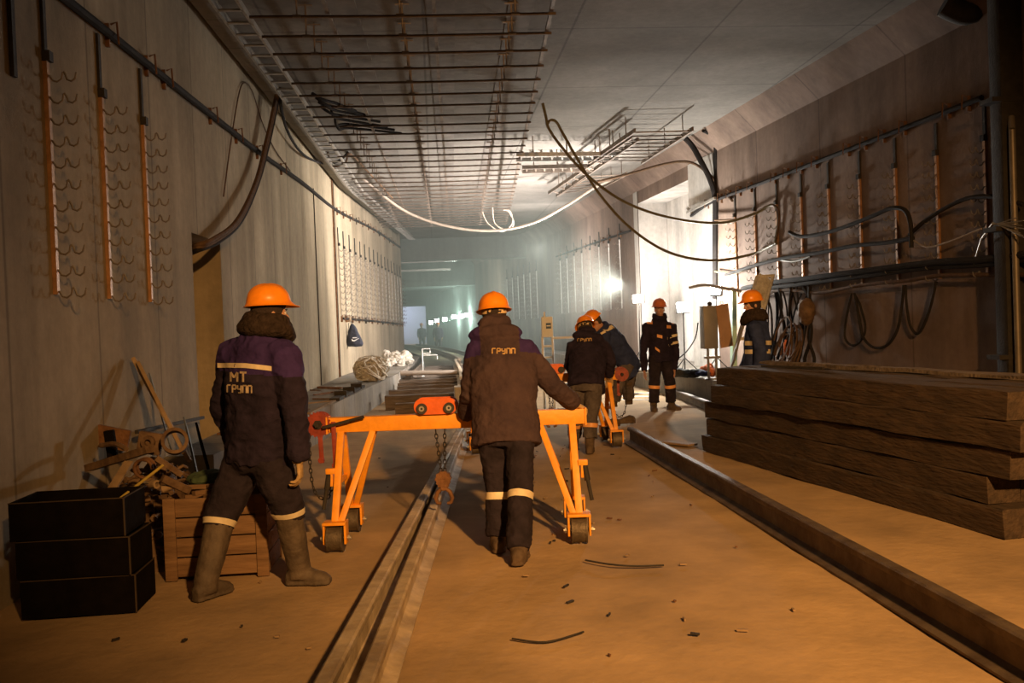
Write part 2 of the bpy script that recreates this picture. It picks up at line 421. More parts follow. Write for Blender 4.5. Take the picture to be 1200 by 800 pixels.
quad(bm, (a[0] + NB, a[1] - .1, -0.05), (b[0] + NB, b[1] + .1, -0.05), (b[0] + NB, b[1] + .1, NZ + .1), (a[0] + NB, a[1] - .1, NZ + .1))
# the pale pilaster in front of the niche's near side
quad(bm, (RW[2][0] - 0.02, RW[2][1], -0.05), (a[0] - 0.02, a[1], -0.05), (a[0] - 0.02, a[1], ZH), (RW[2][0] - 0.02, RW[2][1], ZH))
quad(bm, (b[0] - 0.02, b[1], -0.05), (b[0] - 0.05, b[1] + 0.9, -0.05), (b[0] - 0.05, b[1] + 0.9, ZH), (b[0] - 0.02, b[1], ZH))
struct('wall_niche', bm, 'plaster_niche')
# right-hand kerb slab
bm = bmn(); HR = 0.50
RE = [(4.95, 11.0), (4.62, 14.5), (4.45, 17.5), (4.38, 24), (3.9, 34), (2.9, 44)]
for p, q in zip(RE, RE[1:]):
    quad(bm, (p[0], p[1], -0.05), (q[0], q[1], -0.05), (q[0], q[1], HR), (p[0], p[1], HR))
    quad(bm, (p[0], p[1], HR), (q[0], q[1], HR), (rwx(q[1]) + .8, q[1], HR), (rwx(p[1]), p[1], HR))
p = RE[0]; quad(bm, (p[0], p[1], -0.05), (p[0], p[1], HR), (rwx(p[1]), p[1], HR), (rwx(p[1]), p[1], -0.05))
struct('trim_4', bm, 'concrete_ledge')
# ceiling
bm = bmn()
for k in range(16):
    y0 = -12 + 4 * k; y1 = y0 + 4
    quad(bm, (-8.5, y0, ZC), (8.5, y0, ZC), (8.5, y1, ZC), (-8.5, y1, ZC))
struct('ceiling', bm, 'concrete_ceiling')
# thin dark lengthwise strips on the underside of the ceiling
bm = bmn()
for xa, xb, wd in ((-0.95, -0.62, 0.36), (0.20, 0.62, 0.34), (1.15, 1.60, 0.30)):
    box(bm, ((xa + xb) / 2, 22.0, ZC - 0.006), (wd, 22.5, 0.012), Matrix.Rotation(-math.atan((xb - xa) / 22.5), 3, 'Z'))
mat('dark_strip', (0.16, 0.145, 0.13), 0.85, var=0.3, scale=3)
struct('trim_5', bm, 'dark_strip')
# far part of the tunnel: lower bulkhead, bend to the left and end wall
bm = bmn()
box(bm, (-1.5, 40.4, 5.05), (11.0, 0.8, 1.3))
box(bm, (-1.0, 52.5, 4.75), (9.0, 0.8, 1.9))
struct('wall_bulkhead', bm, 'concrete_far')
bm = bmn()
FR = [(2.3, 52), (0.9, 66), (-0.75, 84)]
for p, q in zip(FR, FR[1:]): wall_seg(bm, p, q, -0.05, 4.3)
quad(bm, (-8, 52, 4.1), (4, 52, 4.1), (2, 92, 4.1), (-8, 92, 4.1))
wall_seg(bm, (-6.5, 38.2), (-9, 92), -0.05, 5.4)
box(bm, (0.2, 84.3, 2.0), (2.0, 0.6, 4.3)); box(bm, (-3.8, 84.3, 4.0), (8.0, 0.6, 1.1))
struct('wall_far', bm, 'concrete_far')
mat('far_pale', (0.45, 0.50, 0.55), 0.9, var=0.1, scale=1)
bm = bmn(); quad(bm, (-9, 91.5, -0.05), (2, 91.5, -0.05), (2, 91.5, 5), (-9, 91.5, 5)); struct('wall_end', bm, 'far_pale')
area('far_end_light', (-3.2, 88, 3.8), (-3, 91, 1.5), 420, (0.72, 0.86, 1.0), 2.0, 1.0)
point('lower_ceiling_fill', (1.2, 46.5, 3.2), 230, (0.78, 1.0, 0.86), 0.25)  # unseen greenish fill, added to brighten the dark far bulkhead
# dusty haze hanging in the far half of the tunnel
hz = bpy.data.materials.new('haze'); hz.use_nodes = True; hn = hz.node_tree; hn.nodes.remove(hn.nodes['Principled BSDF'])
vsn = hn.nodes.new('ShaderNodeVolumeScatter'); vsn.inputs['Density'].default_value = 0.017; vsn.inputs['Color'].default_value = (0.82, 0.97, 0.90, 1); vsn.inputs['Anisotropy'].default_value = 0.2
hn.links.new(vsn.outputs[0], hn.nodes['Material Output'].inputs['Volume']); MATS['haze'] = hz
bm = bmn(); box(bm, (-0.8, 57.0, 2.65), (16.0, 68.0, 5.3)); o = obj('haze', bm, 'haze', smooth=False); tag(o, 'thin greenish dust haze filling the far half of the tunnel', 'haze', kind='stuff')

# ---------------------------------------------------------------- helpers on the two walls
nL = V((1, -0.0164, 0)); nR = V((1, 0.0713, 0))
def PL(x, y, off=0.0): return gp(x, y, (-2.71 + off, 0, 0), nL)
def PR(x, y, off=0.0): return gp(x, y, (6.45 - off, 10.2, 0), nR)

# ---------------------------------------------------------------- timber stack
def timber(bm, a, b, w_, h, seed=0, n=14):
    """roughly sawn beam with slightly uneven, worn arrises"""
    a = V(a); b = V(b); A, B = frame(b - a); rnd = random.Random(seed); prev = None; first = None
    for i in range(n + 1):
        c = a.lerp(b, i / n); cur = []
        for su, sv in ((-1, -1), (1, -1), (1, -0.86), (0.9, 1), (-0.9, 1), (-1, 0.86)):
            j = V((rnd.uniform(-1, 1), rnd.uniform(-1, 1), rnd.uniform(-1, 1))) * 0.006
            cur.append(bm.verts.new(c + A * (su * w_ / 2) + B * (sv * h / 2) + j * 1.6))
        if prev:
            for k in range(6): bm.faces.new((prev[k], prev[(k + 1) % 6], cur[(k + 1) % 6], cur[k]))
        else: first = cur
        prev = cur
    bm.faces.new(list(reversed(first))); bm.faces.new(prev)
lay = [((1177, 632), (823, 528)), ((1158, 591), (828, 509)), ((1185, 563), (827, 489)), ((1197, 531), (833, 471)), ((1180, 493), (840, 451))]
LN = ['bottom layer', 'second layer up', 'middle layer', 'fourth layer up', 'top layer']
RN = ['front', 'second', 'rear']
for i, (pn, pf) in enumerate(lay):
    z0 = 0.2 * i
    n_ = gz(*pn, z0); f_ = gz(*pf, z0); d = (f_ - n_).normalized(); s = V((d.y, -d.x, 0))
    for j in range(3):
        bm = bmn(); wd = 0.27
        o_ = s * (wd / 2 + j * (wd + 0.012)) + d * random.uniform(-0.1, 0.1) * (1 if j else 0)
        up = V((0, 0, 0.0985))
        timber(bm, n_ + o_ + up, f_ + o_ + up, wd, 0.195, i * 7 + j)
        t = single('timber_sleeper', bm, 'sleeper_wood',
                   {0: 'thick dark creosoted timber facing the rail in the %s of the stack', 1: 'thick dark timber lying second from the rail in the %s of the stack',
                    2: 'thick dark timber nearest the right wall in the %s of the stack'}[j] % LN[i], 'timber', 'switch timbers stacked on the right', smooth=False)
bm = bmn(); A_ = gz(896, 426.5, 1.0); B_ = gz(1215, 446, 1.0)
timber(bm, A_ + V((0, 0, 0.022)), B_ + V((0, 0, 0.022)), 0.13, 0.035, 5)
single('plank', bm, 'sleeper_cross_wood', 'long thin grey plank lying along the top of the timber stack', 'plank', smooth=False)
bm = bmn(); A_ = gz(893, 430, 1.0); B_ = gz(965, 432.5, 1.0)
bar(bm, A_ + V((0, 0, .012)), B_ + V((0, 0, .012)), 0.03, 0.02)
single('steel_bar', bm, 'dark_steel', 'short dark steel bar on the timber stack before the worker in the vest', 'bar')

# ---------------------------------------------------------------- rails
def rail_profile(s=1.0):
    P = [(-.075, 0), (.075, 0), (.075, .011), (.03, .024), (.010, .038), (.009, .125), (.034, .142), (.0375, .150), (.036, .172), (.026, .180),
         (-.026, .180), (-.036, .172), (-.0375, .150), (-.034, .142), (-.009, .125), (-.010, .038), (-.03, .024), (-.075, .011)]
    return [(u * s, v * s) for u, v in P]
def rail(path, label, m='rail_steel', group=None, s=1.0):
    bm = bmn(); sweep(bm, rail_profile(s), path)
    return single('rail', bm, m, label, 'rail', group)
mat('rail_dusty', (0.26, 0.20, 0.14), 0.7, 0.1, col2=(0.58, 0.48, 0.35), scale=4, bump=0.5)
rail([(2.39, 1.6, 0), (2.40, 6, 0), (2.42, 11.75, 0.0)], 'long dark steel rail lying on the sand before the timber stack', s=1.12)
a1 = gz(379, 800, 0.18); a2 = gz(517, 543, 0.18)
d = (a2 - a1) / (a2.y - a1.y)
rail([V((a1.x, a1.y, 0)) + d * t - V((0, 0, 0)) for t in (-1.6, 0, 4, 9.2)], 'left rail of the dusty pair running under the near orange gantry', 'rail_dusty', 'rails under the near gantry', 1.08)
b1 = gz(466, 800); b2 = gz(549, 520); d = (b2 - b1) / (b2.y - b1.y)
b1 = b1 - V((0.075, 0, 0))
rail([b1 + d * t for t in (-1.6, 0, 4, 8.4)], 'right rail of the dusty pair running under the near orange gantry', 'rail_dusty', 'rails under the near gantry', 1.0)
rail([(5.1, 21.5, 0), (4.47, 17.4, 0), (4.22, 14.2, 0.02)], 'rusty rail lying at the foot of the right concrete slab', s=1.2)

# switch sleepers and curved track further along
def sleeper(x0, x1, y, z, label, h=0.22, w_=0.26, rot=0.0, seed=1):
    bm = bmn(); dy = rot * (x1 - x0)
    timber(bm, (x0, y - dy / 2, z + h / 2), (x1, y + dy / 2, z + h / 2), w_, h, seed, 8)
    return single('sleeper', bm, 'sleeper_cross_wood', label, 'sleeper', 'sleepers of the track beyond the gantry', smooth=False)
sleeper(-0.76, 0.50, 16.9, 0.0, 'dark sleeper end nearest to the orange gantry, lying crosswise on the floor', seed=3)
sleeper(-1.02, 0.50, 18.3, 0.0, 'long dark sleeper lying crosswise, second from the orange gantry', seed=4, h=0.27)
sl = ['third', 'fourth', 'fifth', 'sixth', 'seventh', 'eighth', 'ninth', 'tenth', 'eleventh', 'twelfth']
for k in range(10):
    y = 19.8 + k * 1.25
    sleeper(-0.98 + 0.03 * k + random.uniform(-.06, .06), 0.75 + .02 * k, y, 0.0, 'dark sleeper under the curving rail, %s row from the gantry' % sl[k], h=0.27, rot=random.uniform(-.04, .02), seed=10 + k)
track = [gz(541, 452, .28), gz(539, 440, .28), gz(534, 428, .28), V((0.78, 31, .28)), V((0.55, 37, .28)), V((0.0, 45, .28)), V((-1.0, 55, .28)), V((-2.2, 63, .28))]
rail(spline(track, 5), 'curved pale-topped rail sweeping left down the tunnel', 'rail_dusty', 'curving track rails', 1.15)
tr2 = [V((p.x + 0.72 + 0.02 * i, p.y + 1.0, 0.28)) for i, p in enumerate(track)]
rail(spline(tr2, 5), 'outer curved rail beside the pale one, right of it down the tunnel', 'rail_steel', 'curving track rails', 1.0)
tr3 = [V((-0.62, 24, .28)), V((-0.45, 31, .28)), V((-0.75, 38, .28)), V((-1.5, 46, .28)), V((-2.6, 55, .28))]
rail(spline(tr3, 5), 'inner curved rail close to the left ledge down the tunnel', 'rail_steel', 'curving track rails', 1.0)
bm = bmn(); box(bm, (0.48, 17.6, 0.22), (0.34, 0.5, 0.44), bevel=0.02)
single('concrete_block', bm, 'beam_concrete', 'sandy concrete block under the near end of the curved rail', 'block', smooth=False)
bm = bmn(); cyl(bm, gz(469, 437, .45), gz(540, 436, .40), 0.06, 14)
single('steel_pipe', bm, 'cable_pale', 'long pale pipe lying across the sleepers from the left ledge', 'pipe')
bm = bmn(); p = gz(496, 441, .28)
tube(bm, [p, p + V((0, 0, .72))], .012); tube(bm, [p + V((0, 0, .72)), p + V((.2, 0, .72)), p + V((.2, 0, .60))], .012)
tube(bm, [p + V((0, 0, .55)), p + V((.38, 0, .55)), p + V((.38, 0, .44))], .012); tube(bm, [p + V((0, 0, .60)), p + V((.2, 0, .60))], .012)
box(bm, p + V((0, 0, .01)), (.08, .08, .02))
single('measuring_stand', bm, 'white_paint', 'thin white bent-wire stand standing on the track sleepers', 'stand')

# ---------------------------------------------------------------- rail-lifting gantries
def chain(bm, pts, step=0.032, r=0.004, w_=0.011):
    pts = spline(pts, 10) if len(pts) > 2 else [V(pts[0]).lerp(V(pts[1]), k / 12) for k in range(13)]
    acc = 0; k = 0
    for p, q in zip(pts, pts[1:]):
        d = (q - p); L = d.length; t = step - acc
        while t < L:
            c = p + d.normalized() * t; A, B = frame(d); S = A if k % 2 else B; dd = d.normalized()
            loop = [c + dd * (step * .68 * math.cos(a)) + S * (w_ * math.sin(a)) for a in [2 * math.pi * i / 8 for i in range(9)]]
            tube(bm, loop, r, 5, False); k += 1; t += step
        acc = (acc + L) % step
def gantry(label, full=True):
    g = thing('rail_gantry', label, 'gantry', group='orange rail gantries')
    HB, ZT, ZB = 0.87, 0.925, 0.815
    bm = bmn(); box(bm, (0.0, 0, (ZT + ZB) / 2), (1.90, 0.10, ZT - ZB), bevel=0.006)
    for s in (-1, 1): box(bm, (s * .955, 0, (ZT + ZB) / 2), (0.012, 0.12, ZT - ZB + .015))
    obj('beam', bm, 'orange_paint', g, False)
    for sx in (-1, 1):
        for sy in (-1, 1):
            bm = bmn(); bar(bm, (sx * .855, sy * .035, ZB), (sx * .87, sy * .30, .20), 0.05, 0.045, up=(0, 1, 0), bevel=.004)
            obj('post', bm, 'orange_paint', g, False)
            bm = bmn(); bar(bm, (sx * .62, sy * .035, ZB), (sx * .83, sy * .30, .20), 0.045, 0.035, up=(0, 1, 0), bevel=.004)
            obj('brace', bm, 'orange_paint', g, False)
            bm = bmn(); x = sx * .865; y = sy * .32
            box(bm, (x, y, .205), (.165, .13, .02), bevel=.003)
            for s in (-1, 1): box(bm, (x + s * .075, y, .135), (.014, .11, .15), bevel=.003)
            obj('wheel_fork', bm, 'orange_paint', g, False)
            bm = bmn(); cyl(bm, (x - .055, y, .095), (x + .055, y, .095), .088, 28)
            for s in (-1, 1): annulus(bm, (x + s * .05, y, .095), (1, 0, 0), .095, .07, .012, 28)
            wh = obj('wheel', bm, 'wheel_steel', g, False)
            bm = bmn(); cyl(bm, (x - .11, y, .095), (x + .11, y, .095), .013, 10)
            for s in (-1, 1): cyl(bm, (x + s * .088, y, .095), (x + s * .1, y, .095), .022, 6)
            obj('axle', bm, 'galvanised', wh, False)
        # strut plate tying the two posts, lever and jack screw
        bm = bmn(); bar(bm, (sx * .875, -.20, .46), (sx * .875, .20, .46), .03, .03)
        obj('cross_tie', bm, 'orange_paint', g, False)
        bm = bmn(); cyl(bm, (sx * .93, -.17, .52), (sx * .97, -.21, .28), .014, 10); cyl(bm, (sx * .925, -.165, .545), (sx * .945, -.185, .42), .022, 10)
        obj('lever', bm, 'dark_steel', g, False)
        bm = bmn(); box(bm, (sx * .915, -.165, .55), (.07, .05, .04), bevel=.004); box(bm, (sx * .915, -.165, .49), (.03, .04, .10), bevel=.003)
        obj('lever_bracket', bm, 'orange_paint', g, False)
    # winch at the -x end
    bm = bmn(); cyl(bm, (-1.02, -.04, .88), (-1.02, .05, .88), .05, 20)
    for yy in (-.05, .06):
        annulus(bm, (-1.02, yy, .88), (0, 1, 0), .088, .02, .014, 28)
    for k in range(20):
        a_ = 2 * math.pi * k / 20; box(bm, (-1.02 + .09 * math.cos(a_), -.05, .88 + .09 * math.sin(a_)), (.012, .014, .012), Matrix.Rotation(-a_, 3, 'Y'))
    wn = obj('winch', bm, 'red_paint', g, False)
    bm = bmn(); cyl(bm, (-1.02, -.10, .88), (-1.02, .10, .88), .018, 12); cyl(bm, (-1.02, -.075, .88), (-1.02, -.06, .88), .035, 6)
    obj('winch_axle', bm, 'dark_steel', wn, False)
    bm = bmn(); bar(bm, (-.98, -.09, .86), (-.78, -.10, .905), .018, .022); cyl(bm, (-.80, -.095, .90), (-.67, -.10, .93), .012, 8)
    obj('crank', bm, 'dark_steel', wn, False)
    for (xx, zz, nm) in ((-.90, .56, 'lever_arm'), (-1.0, .60, 'lever_arm')):
        bm = bmn(); bar(bm, (xx, -.085, .90 if xx > -.95 else .80), (xx + .005, -.085, zz), .034, .012, up=(0, 1, 0), bevel=.003)
        cyl(bm, (xx, -.10, zz + .02), (xx, -.06, zz + .02), .022, 10)
        obj(nm, bm, 'red_paint', g, False)
    bm = bmn(); chain(bm, [(-1.09, -.04, .86), (-1.09, -.05, .55), (-1.06, -.06, .38), (-.98, -.06, .33), (-.93, -.06, .42)])
    obj('winch_chain', bm, 'dark_steel', g, False)
    # trolley on the beam
    bm = bmn(); tx = -0.145
    for yy in (-.07, .07):
        rings(bm, [((tx - .0, yy + s * .006, .985), (.155, 0, 0), (0, 0, .055)) for s in (-1, 1)], 4)
    bm.free(); bm = bmn()
    for yy in (-.075, .075):
        pts = [(tx - .11, .93), (tx + .11, .93)]
        prof = []
        for cx, a0 in ((tx + .11, -90), (tx - .11, 90)):
            for k in range(9):
                a_ = math.radians(a0 + k * 22.5); prof.append((cx + .048 * math.cos(a_), .985 + .058 * math.sin(a_)))
        p0_ = [bm.verts.new((x, yy - .006, z)) for x, z in prof]; p1_ = [bm.verts.new((x, yy + .006, z)) for x, z in prof]; n = len(prof)
        for k in range(n): bm.faces.new((p0_[k], p0_[(k + 1) % n], p1_[(k + 1) % n], p1_[k]))
        bm.faces.new(p0_); bm.faces.new(list(reversed(p1_)))
    tr = obj('trolley', bm, 'red_orange_paint', g, False)
    for s in (-1, 1):
        bm = bmn(); cyl(bm, (tx + s * .10, -.10, .972), (tx + s * .10, .10, .972), .040, 20); obj('roller', bm, 'rubber', tr, False)
        bm = bmn(); annulus(bm, (tx + s * .10, -.102, .972), (0, 1, 0), .020, .009, .008, 16); obj('roller_cap', bm, 'galvanised', tr, False)
    # chain hoist
    for s in (-1, 1):
        bm = bmn(); chain(bm, [(tx + .02 + s * .035, 0, .82), (tx + .03 + s * .014, 0, .49)]); obj('hoist_chain', bm, 'dark_steel', g, False)
    bm = bmn(); c = V((tx + .03, 0, .44))
    cyl(bm, c + V((0, -.03, 0)), c + V((0, .03, 0)), .055, 20); box(bm, c + V((0, 0, -.02)), (.085, .05, .09), bevel=.01)
    for k in range(10):
        a_ = 2 * math.pi * k / 10; cyl(bm, c + V((.053 * math.cos(a_), -.035, .053 * math.sin(a_))), c + V((.053 * math.cos(a_), .035, .053 * math.sin(a_))), .009, 6)
    obj('hook_block', bm, 'rust', g, False)
    bm = bmn()
    for s in (-1, 1):
        tube(bm, [c + V((0, 0, -.06)), c + V((s * .045, 0, -.10)), c + V((s * .062, 0, -.145)), c + V((s * .05, 0, -.18)), c + V((s * .022, 0, -.185))], [.014, .016, .016, .014, .012], 8)
    cyl(bm, c + V((0, -.025, -.068)), c + V((0, .025, -.068)), .02, 10)
    obj('rail_tongs', bm, 'rust', g, False)
    return g
g1 = gantry('near orange steel gantry with red winch, pushed by the worker with the worn jacket'); g1.location = (0.13, 6.97, 0); g1.rotation_euler.z = -0.097
g2 = copy_thing(g1, (1.30, 11.72, 0.0), 'farther orange gantry with a red winch wheel on its right, under the bending worker', rotz=math.pi + 0.02)

# ---------------------------------------------------------------- cable-hook racks on both walls
def hook_bm(z, bm=None):
    b_ = bm or bmn()
    pts = [(0, 0, z), (.035, 0, z - .012), (.055, 0, z - .045), (.085, 0, z - .055), (.115, 0, z - .035), (.125, 0, z + .01), (.130, 0, z + .015), (.142, 0, z - .005),
           (.152, 0, z - .04), (.18, 0, z - .052), (.205, 0, z - .035), (.215, 0, z + .01)]
    tube(b_, pts, [.009] + [.007] * 10 + [.005], 5); return b_
def rack(label, hooks=11, top=.50, h=1.60, parts=True, railmat='copper_rail', group=None):
    t = thing('cable_rack', label, 'cable rack', group=group)
    bm = bmn(); box(bm, (.016, 0, h / 2), (.030, .045, h)); obj('rack_rail', bm, railmat, t, False)
    bm = bmn(); box(bm, (.012, 0, h + top / 2), (.02, .05, top)); box(bm, (.03, 0, h + .03), (.05, .07, .07)); obj('hanger_strip', bm, 'dark_steel', t, False)
    if parts:
        for k in range(hooks): obj('hook', hook_bm(.03 + (h - .12) * k / (hooks - 1)), 'hook_steel', t, False)
    else:
        bm = bmn()
        for k in range(hooks): hook_bm(.03 + (h - .12) * k / (hooks - 1), bm)
        obj('hooks', bm, 'hook_steel', t, False)
    return t
lr = rack('wall cable rack with double hooks, leftmost of the three near racks', group='near cable racks on the left wall')
ang = -math.atan(0.0164) * 0
for k, (y, lb) in enumerate(((6.70, ''), (7.72, 'wall cable rack with hooks, middle one of the three near racks on the left wall'),
                             (8.74, 'wall cable rack with hooks, rightmost of the three near racks'))):
    loc = (lwx(y), y, 1.89)
    if k == 0: lr.location = loc
    else: copy_thing(lr, loc, lb)
bm = bmn(); box(bm, (lwx(6.2) + .02, 6.2, 3.9), (.025, .05, 1.3)); single('hanger_strip', bm, 'dark_steel', 'dark bare steel strip on the left wall at the photo edge before the first rack', 'steel strip')
fr = rack('first cable rack past the doorway on the left wall, above the hanging bag', 12, .45, 1.75, False, 'galvanised', 'far cable racks on the left wall')
for k in range(16):
    y = 23.6 + .88 * k
    loc = (lwx(y), y, 1.92 - .01 * k); rz = -math.atan((lwx(y + .5) - lwx(y)) / .5)
    if k == 0: fr.location = loc; fr.rotation_euler.z = rz
    else: copy_thing(fr, loc, 'pale cable rack on the left wall above the ledge, %s from the doorway' % ORD[k], rotz=rz)
rr = rack('cable rack with hooks beside the thick dark pipe at the right edge of the wall', 11, .40, 1.55, True, 'copper_rail', 'cable racks on the right wall')
for k in range(9):
    y = 10.42 + .93 * k
    loc = (rwx(y), y, 1.93); rz = math.pi - math.atan(-.0713)
    if k == 0: rr.location = loc; rr.rotation_euler.z = rz
    else: copy_thing(rr, loc, 'coppery cable rack with hooks on the brown right wall, %s from the thick pipe' % ORD[k], rotz=rz)
mr = rack('cable rack nearest to the bright niche on the far side of it', 11, .45, 1.95, False, 'galvanised', 'cable racks beyond the niche')
for k in range(8):
    y = 26.2 + 1.18 * k
    loc = (rwx(y), y, 1.88); rz = math.pi + .0713
    if k == 0: mr.location = loc; mr.rotation_euler.z = rz
    else: copy_thing(mr, loc, 'bright steel cable rack beyond the niche on the right wall, %s from the niche' % ORD[k], rotz=rz)
for k in range(6):
    y = 38.4 + 1.2 * k
    copy_thing(mr, (rwx(y), y, 1.75), 'dim hazy cable rack far down the right wall, %s of the farthest six' % ORD[k], rotz=math.pi + .13, group='farthest cable racks')

# supply cables running along both walls above the racks, with clips as parts
def wall_cable(label, pts, r, clips, side, name='wall_cable', m='cable_black', sag=0.0):
    sp = spline(pts, 6); bm = bmn(); tube(bm, sp, r, 8)
    t = single(name, bm, m, label, 'cable')
    for y in clips:
        p = min(sp, key=lambda q: abs(q.y - y))
        bm = bmn(); box(bm, (p.x - side * r, p.y, p.z), (.05, .03, .12 + 2 * r), bevel=.004)
        tube(bm, [(p.x + side * .0, p.y, p.z + r + .05), (p.x + side * .05, p.y, p.z + r + .07), (p.x + side * .06, p.y, p.z - r - .04)], .009, 5)
        obj('cable_clip', bm, 'rust', t)
    return t
pts = [(lwx(y) + .045, y, z) for y, z in ((1.0, 3.86), (4.5, 3.95), (7.0, 4.02), (10, 4.09), (13.9, 4.19), (18, 4.36), (23.6, 4.52), (30, 4.70), (37, 4.72))]
wall_cable('black supply cable rising along the left wall above the hook racks', pts, .036, [5.6, 6.7, 7.72, 8.74, 9.6, 11, 12.4, 14, 16] + [23.6 + .88 * k for k in range(14)], 1)
pts = [(rwx(y) - .05, y, z) for y, z in ((10.4, 3.97), (13, 3.95), (16, 3.93), (18.9, 3.92), (20.2, 3.78))]
wall_cable('black supply cable strung along the brown right wall above the racks', pts, .034, [10.6 + .62 * k for k in range(15)], -1)
pts = [(rwx(y) - .05, y, z) for y, z in ((25.0, 3.95), (28, 3.98), (35, 4.02))]
wall_cable('cable run along the right wall above the racks beyond the niche', pts, .03, [26.2 + .8 * k for k in range(11)], -1)
pts = [(lwx(y) + .05, y, z) for y, z in ((23.6, 1.86), (30, 1.80), (37, 1.70))]
wall_cable('dark cable along the foot of the far left racks', pts, .028, [23.6 + .88 * k for k in range(16)], 1)

# ---------------------------------------------------------------- hanging ceiling grid
ZR = 4.95
def gl(y): return gz(300 + 0, 18, ZR).x + (y - 10.4) * .012
def gr(y): return 1.45 + (y - 10.2) * .052
base_rod = None
for k in range(34):
    y = 8.9 + .69 * k
    x0 = -1.85 + (y - 10) * .010; x1 = gr(y)
    t = thing('ceiling_rod', 'thin rusty cross rod of the ceiling grid, %s one counted from the camera' % ORD[k], 'ceiling rod', ((x0 + x1) / 2, y, ZR), 'cross rods of the ceiling grid')
    bm = bmn(); tube(bm, [(x0 - t.location.x, 0, 0), (0, 0, -.012), (x1 - t.location.x, 0, 0)], .017, 6); obj('rod', bm, 'rod_steel', t, False)
    for xx in (-1.35, -.25, 1.0):
        bm = bmn(); x = xx + (y - 10) * (.03 if xx > .5 else .012) - t.location.x
        cyl(bm, (x, 0, 0), (x, 0, ZC - ZR), .010, 6); box(bm, (x, 0, ZC - ZR - .02), (.16, .035, .012)); box(bm, (x, 0, .0), (.09, .04, .03))
        obj('hanger', bm, 'hanger_steel', t, False)
for nm, fx in (('left', lambda y: -1.02 + (y - 10) * .015), ('middle', lambda y: 0.12 + (y - 10) * .022), ('right', lambda y: gr(y) - .05)):
    bm = bmn(); ys_ = [8.6 + 2 * k for k in range(13)]
    sweep(bm, [(-.02, 0), (.02, 0), (.02, .035), (-.02, .035)], [(fx(y), y, ZR + .017) for y in ys_])
    single('ceiling_bar', bm, 'hanger_steel', 'lengthwise steel bar on the %s of the ceiling grid, resting on the cross rods' % nm, 'ceiling bar')
# tray with ribs in the left corner of the ceiling
bm = bmn(); TX = lambda y: lwx(y) + .36
for off in (0.0, .27):
    sweep(bm, [(-.015, 0), (.015, 0), (.015, .07), (-.015, .07)], [(TX(y) + off, y, 5.02) for y in range(8, 38, 2)])
for k in range(70):
    y = 8.2 + .42 * k; box(bm, (TX(y) + .135, y, 5.03), (.27, .05, .02))
single('cable_tray', bm, 'galvanised', 'ribbed cable tray running along the left corner of the ceiling', 'cable tray')
bm = bmn(); sweep(bm, [(-.10, 0), (.10, 0), (.10, .13), (-.10, .13)], [(lwx(y) + .16, y, 5.16) for y in range(8, 38, 2)])
single('ceiling_duct', bm, 'concrete_ledge', 'pale square duct between the left wall and the ceiling', 'duct')
bm = bmn()
for i in range(7):
    c0 = gz(372 + i * 3, 116 + i * 5, 4.98)
    tube(bm, spline([c0 + V((random.uniform(-.1, .1), -.15, .05)), c0 + V((.1, 0, random.uniform(-.1, .02))), c0 + V((.25, .3, 0)), c0 + V((.5 + .1 * i, .8, random.uniform(-.05, .05)))], 5), .022, 6)
single('cable_bundle', bm, 'cable_black', 'tangle of black cables knotted on the left ceiling tray', 'cable bundle')
# ladder trays on the right half of the ceiling
def ladder(label, a, b, c, d_, n, z=4.95, m='galvanised', hang=3):
    a, b, c, d_ = [gz(*p, z) for p in (a, b, c, d_)]
    t = thing('cable_ladder', label, 'cable ladder', (a + b + c + d_) / 4, 'ladder trays under the ceiling')
    for p, q in ((a, c), (b, d_)):
        bm = bmn(); bar(bm, p, q, .03, .08); obj('side_rail', bm, m, t)
    for k in range(n):
        u = (k + .5) / n; bm = bmn(); bar(bm, a.lerp(c, u), b.lerp(d_, u), .035, .025); obj('rung', bm, m, t)
    for k in range(hang):
        u = (k + .5) / hang
        for p, q in ((a, c), (b, d_)):
            s = p.lerp(q, u); bm = bmn(); cyl(bm, s, (s.x, s.y, ZC), .010, 6); obj('hanger', bm, 'hanger_steel', t)
ladder('wide ladder tray hung under the ceiling before the bright niche', (744, 153), (812, 151), (690, 190), (752, 190), 9, m='hanger_steel')
ladder('narrow slanting ladder tray below the ceiling, left of the wide one', (740, 160), (748, 163), (643, 226), (652, 229), 10, m='hanger_steel')
ladder('crosswise ladder tray hung between the rod grid and the wide ladder', (605, 181), (605, 187), (722, 180), (724, 186), 10)
ladder('dark crosswise ladder tray just beyond the pale one', (612, 196), (612, 201), (694, 194), (696, 199), 8, m='hanger_steel')
ladder('short lengthwise ladder tray low over the niche side', (690, 205), (735, 203), (655, 228), (700, 222), 6, m='hanger_steel')
for (y, zz, x0, x1, lb) in ((43, 4.55, -1.6, 1.1, 'left crosswise bar of the dim tray under the far lower ceiling'), (48, 4.45, -2.6, 0.9, 'long crosswise pipe under the far lower ceiling')):
    bm = bmn(); bar(bm, (x0, y, zz), (x1, y, zz + .02), .12, .1); single('far_tray', bm, 'galvanised', lb, 'tray')

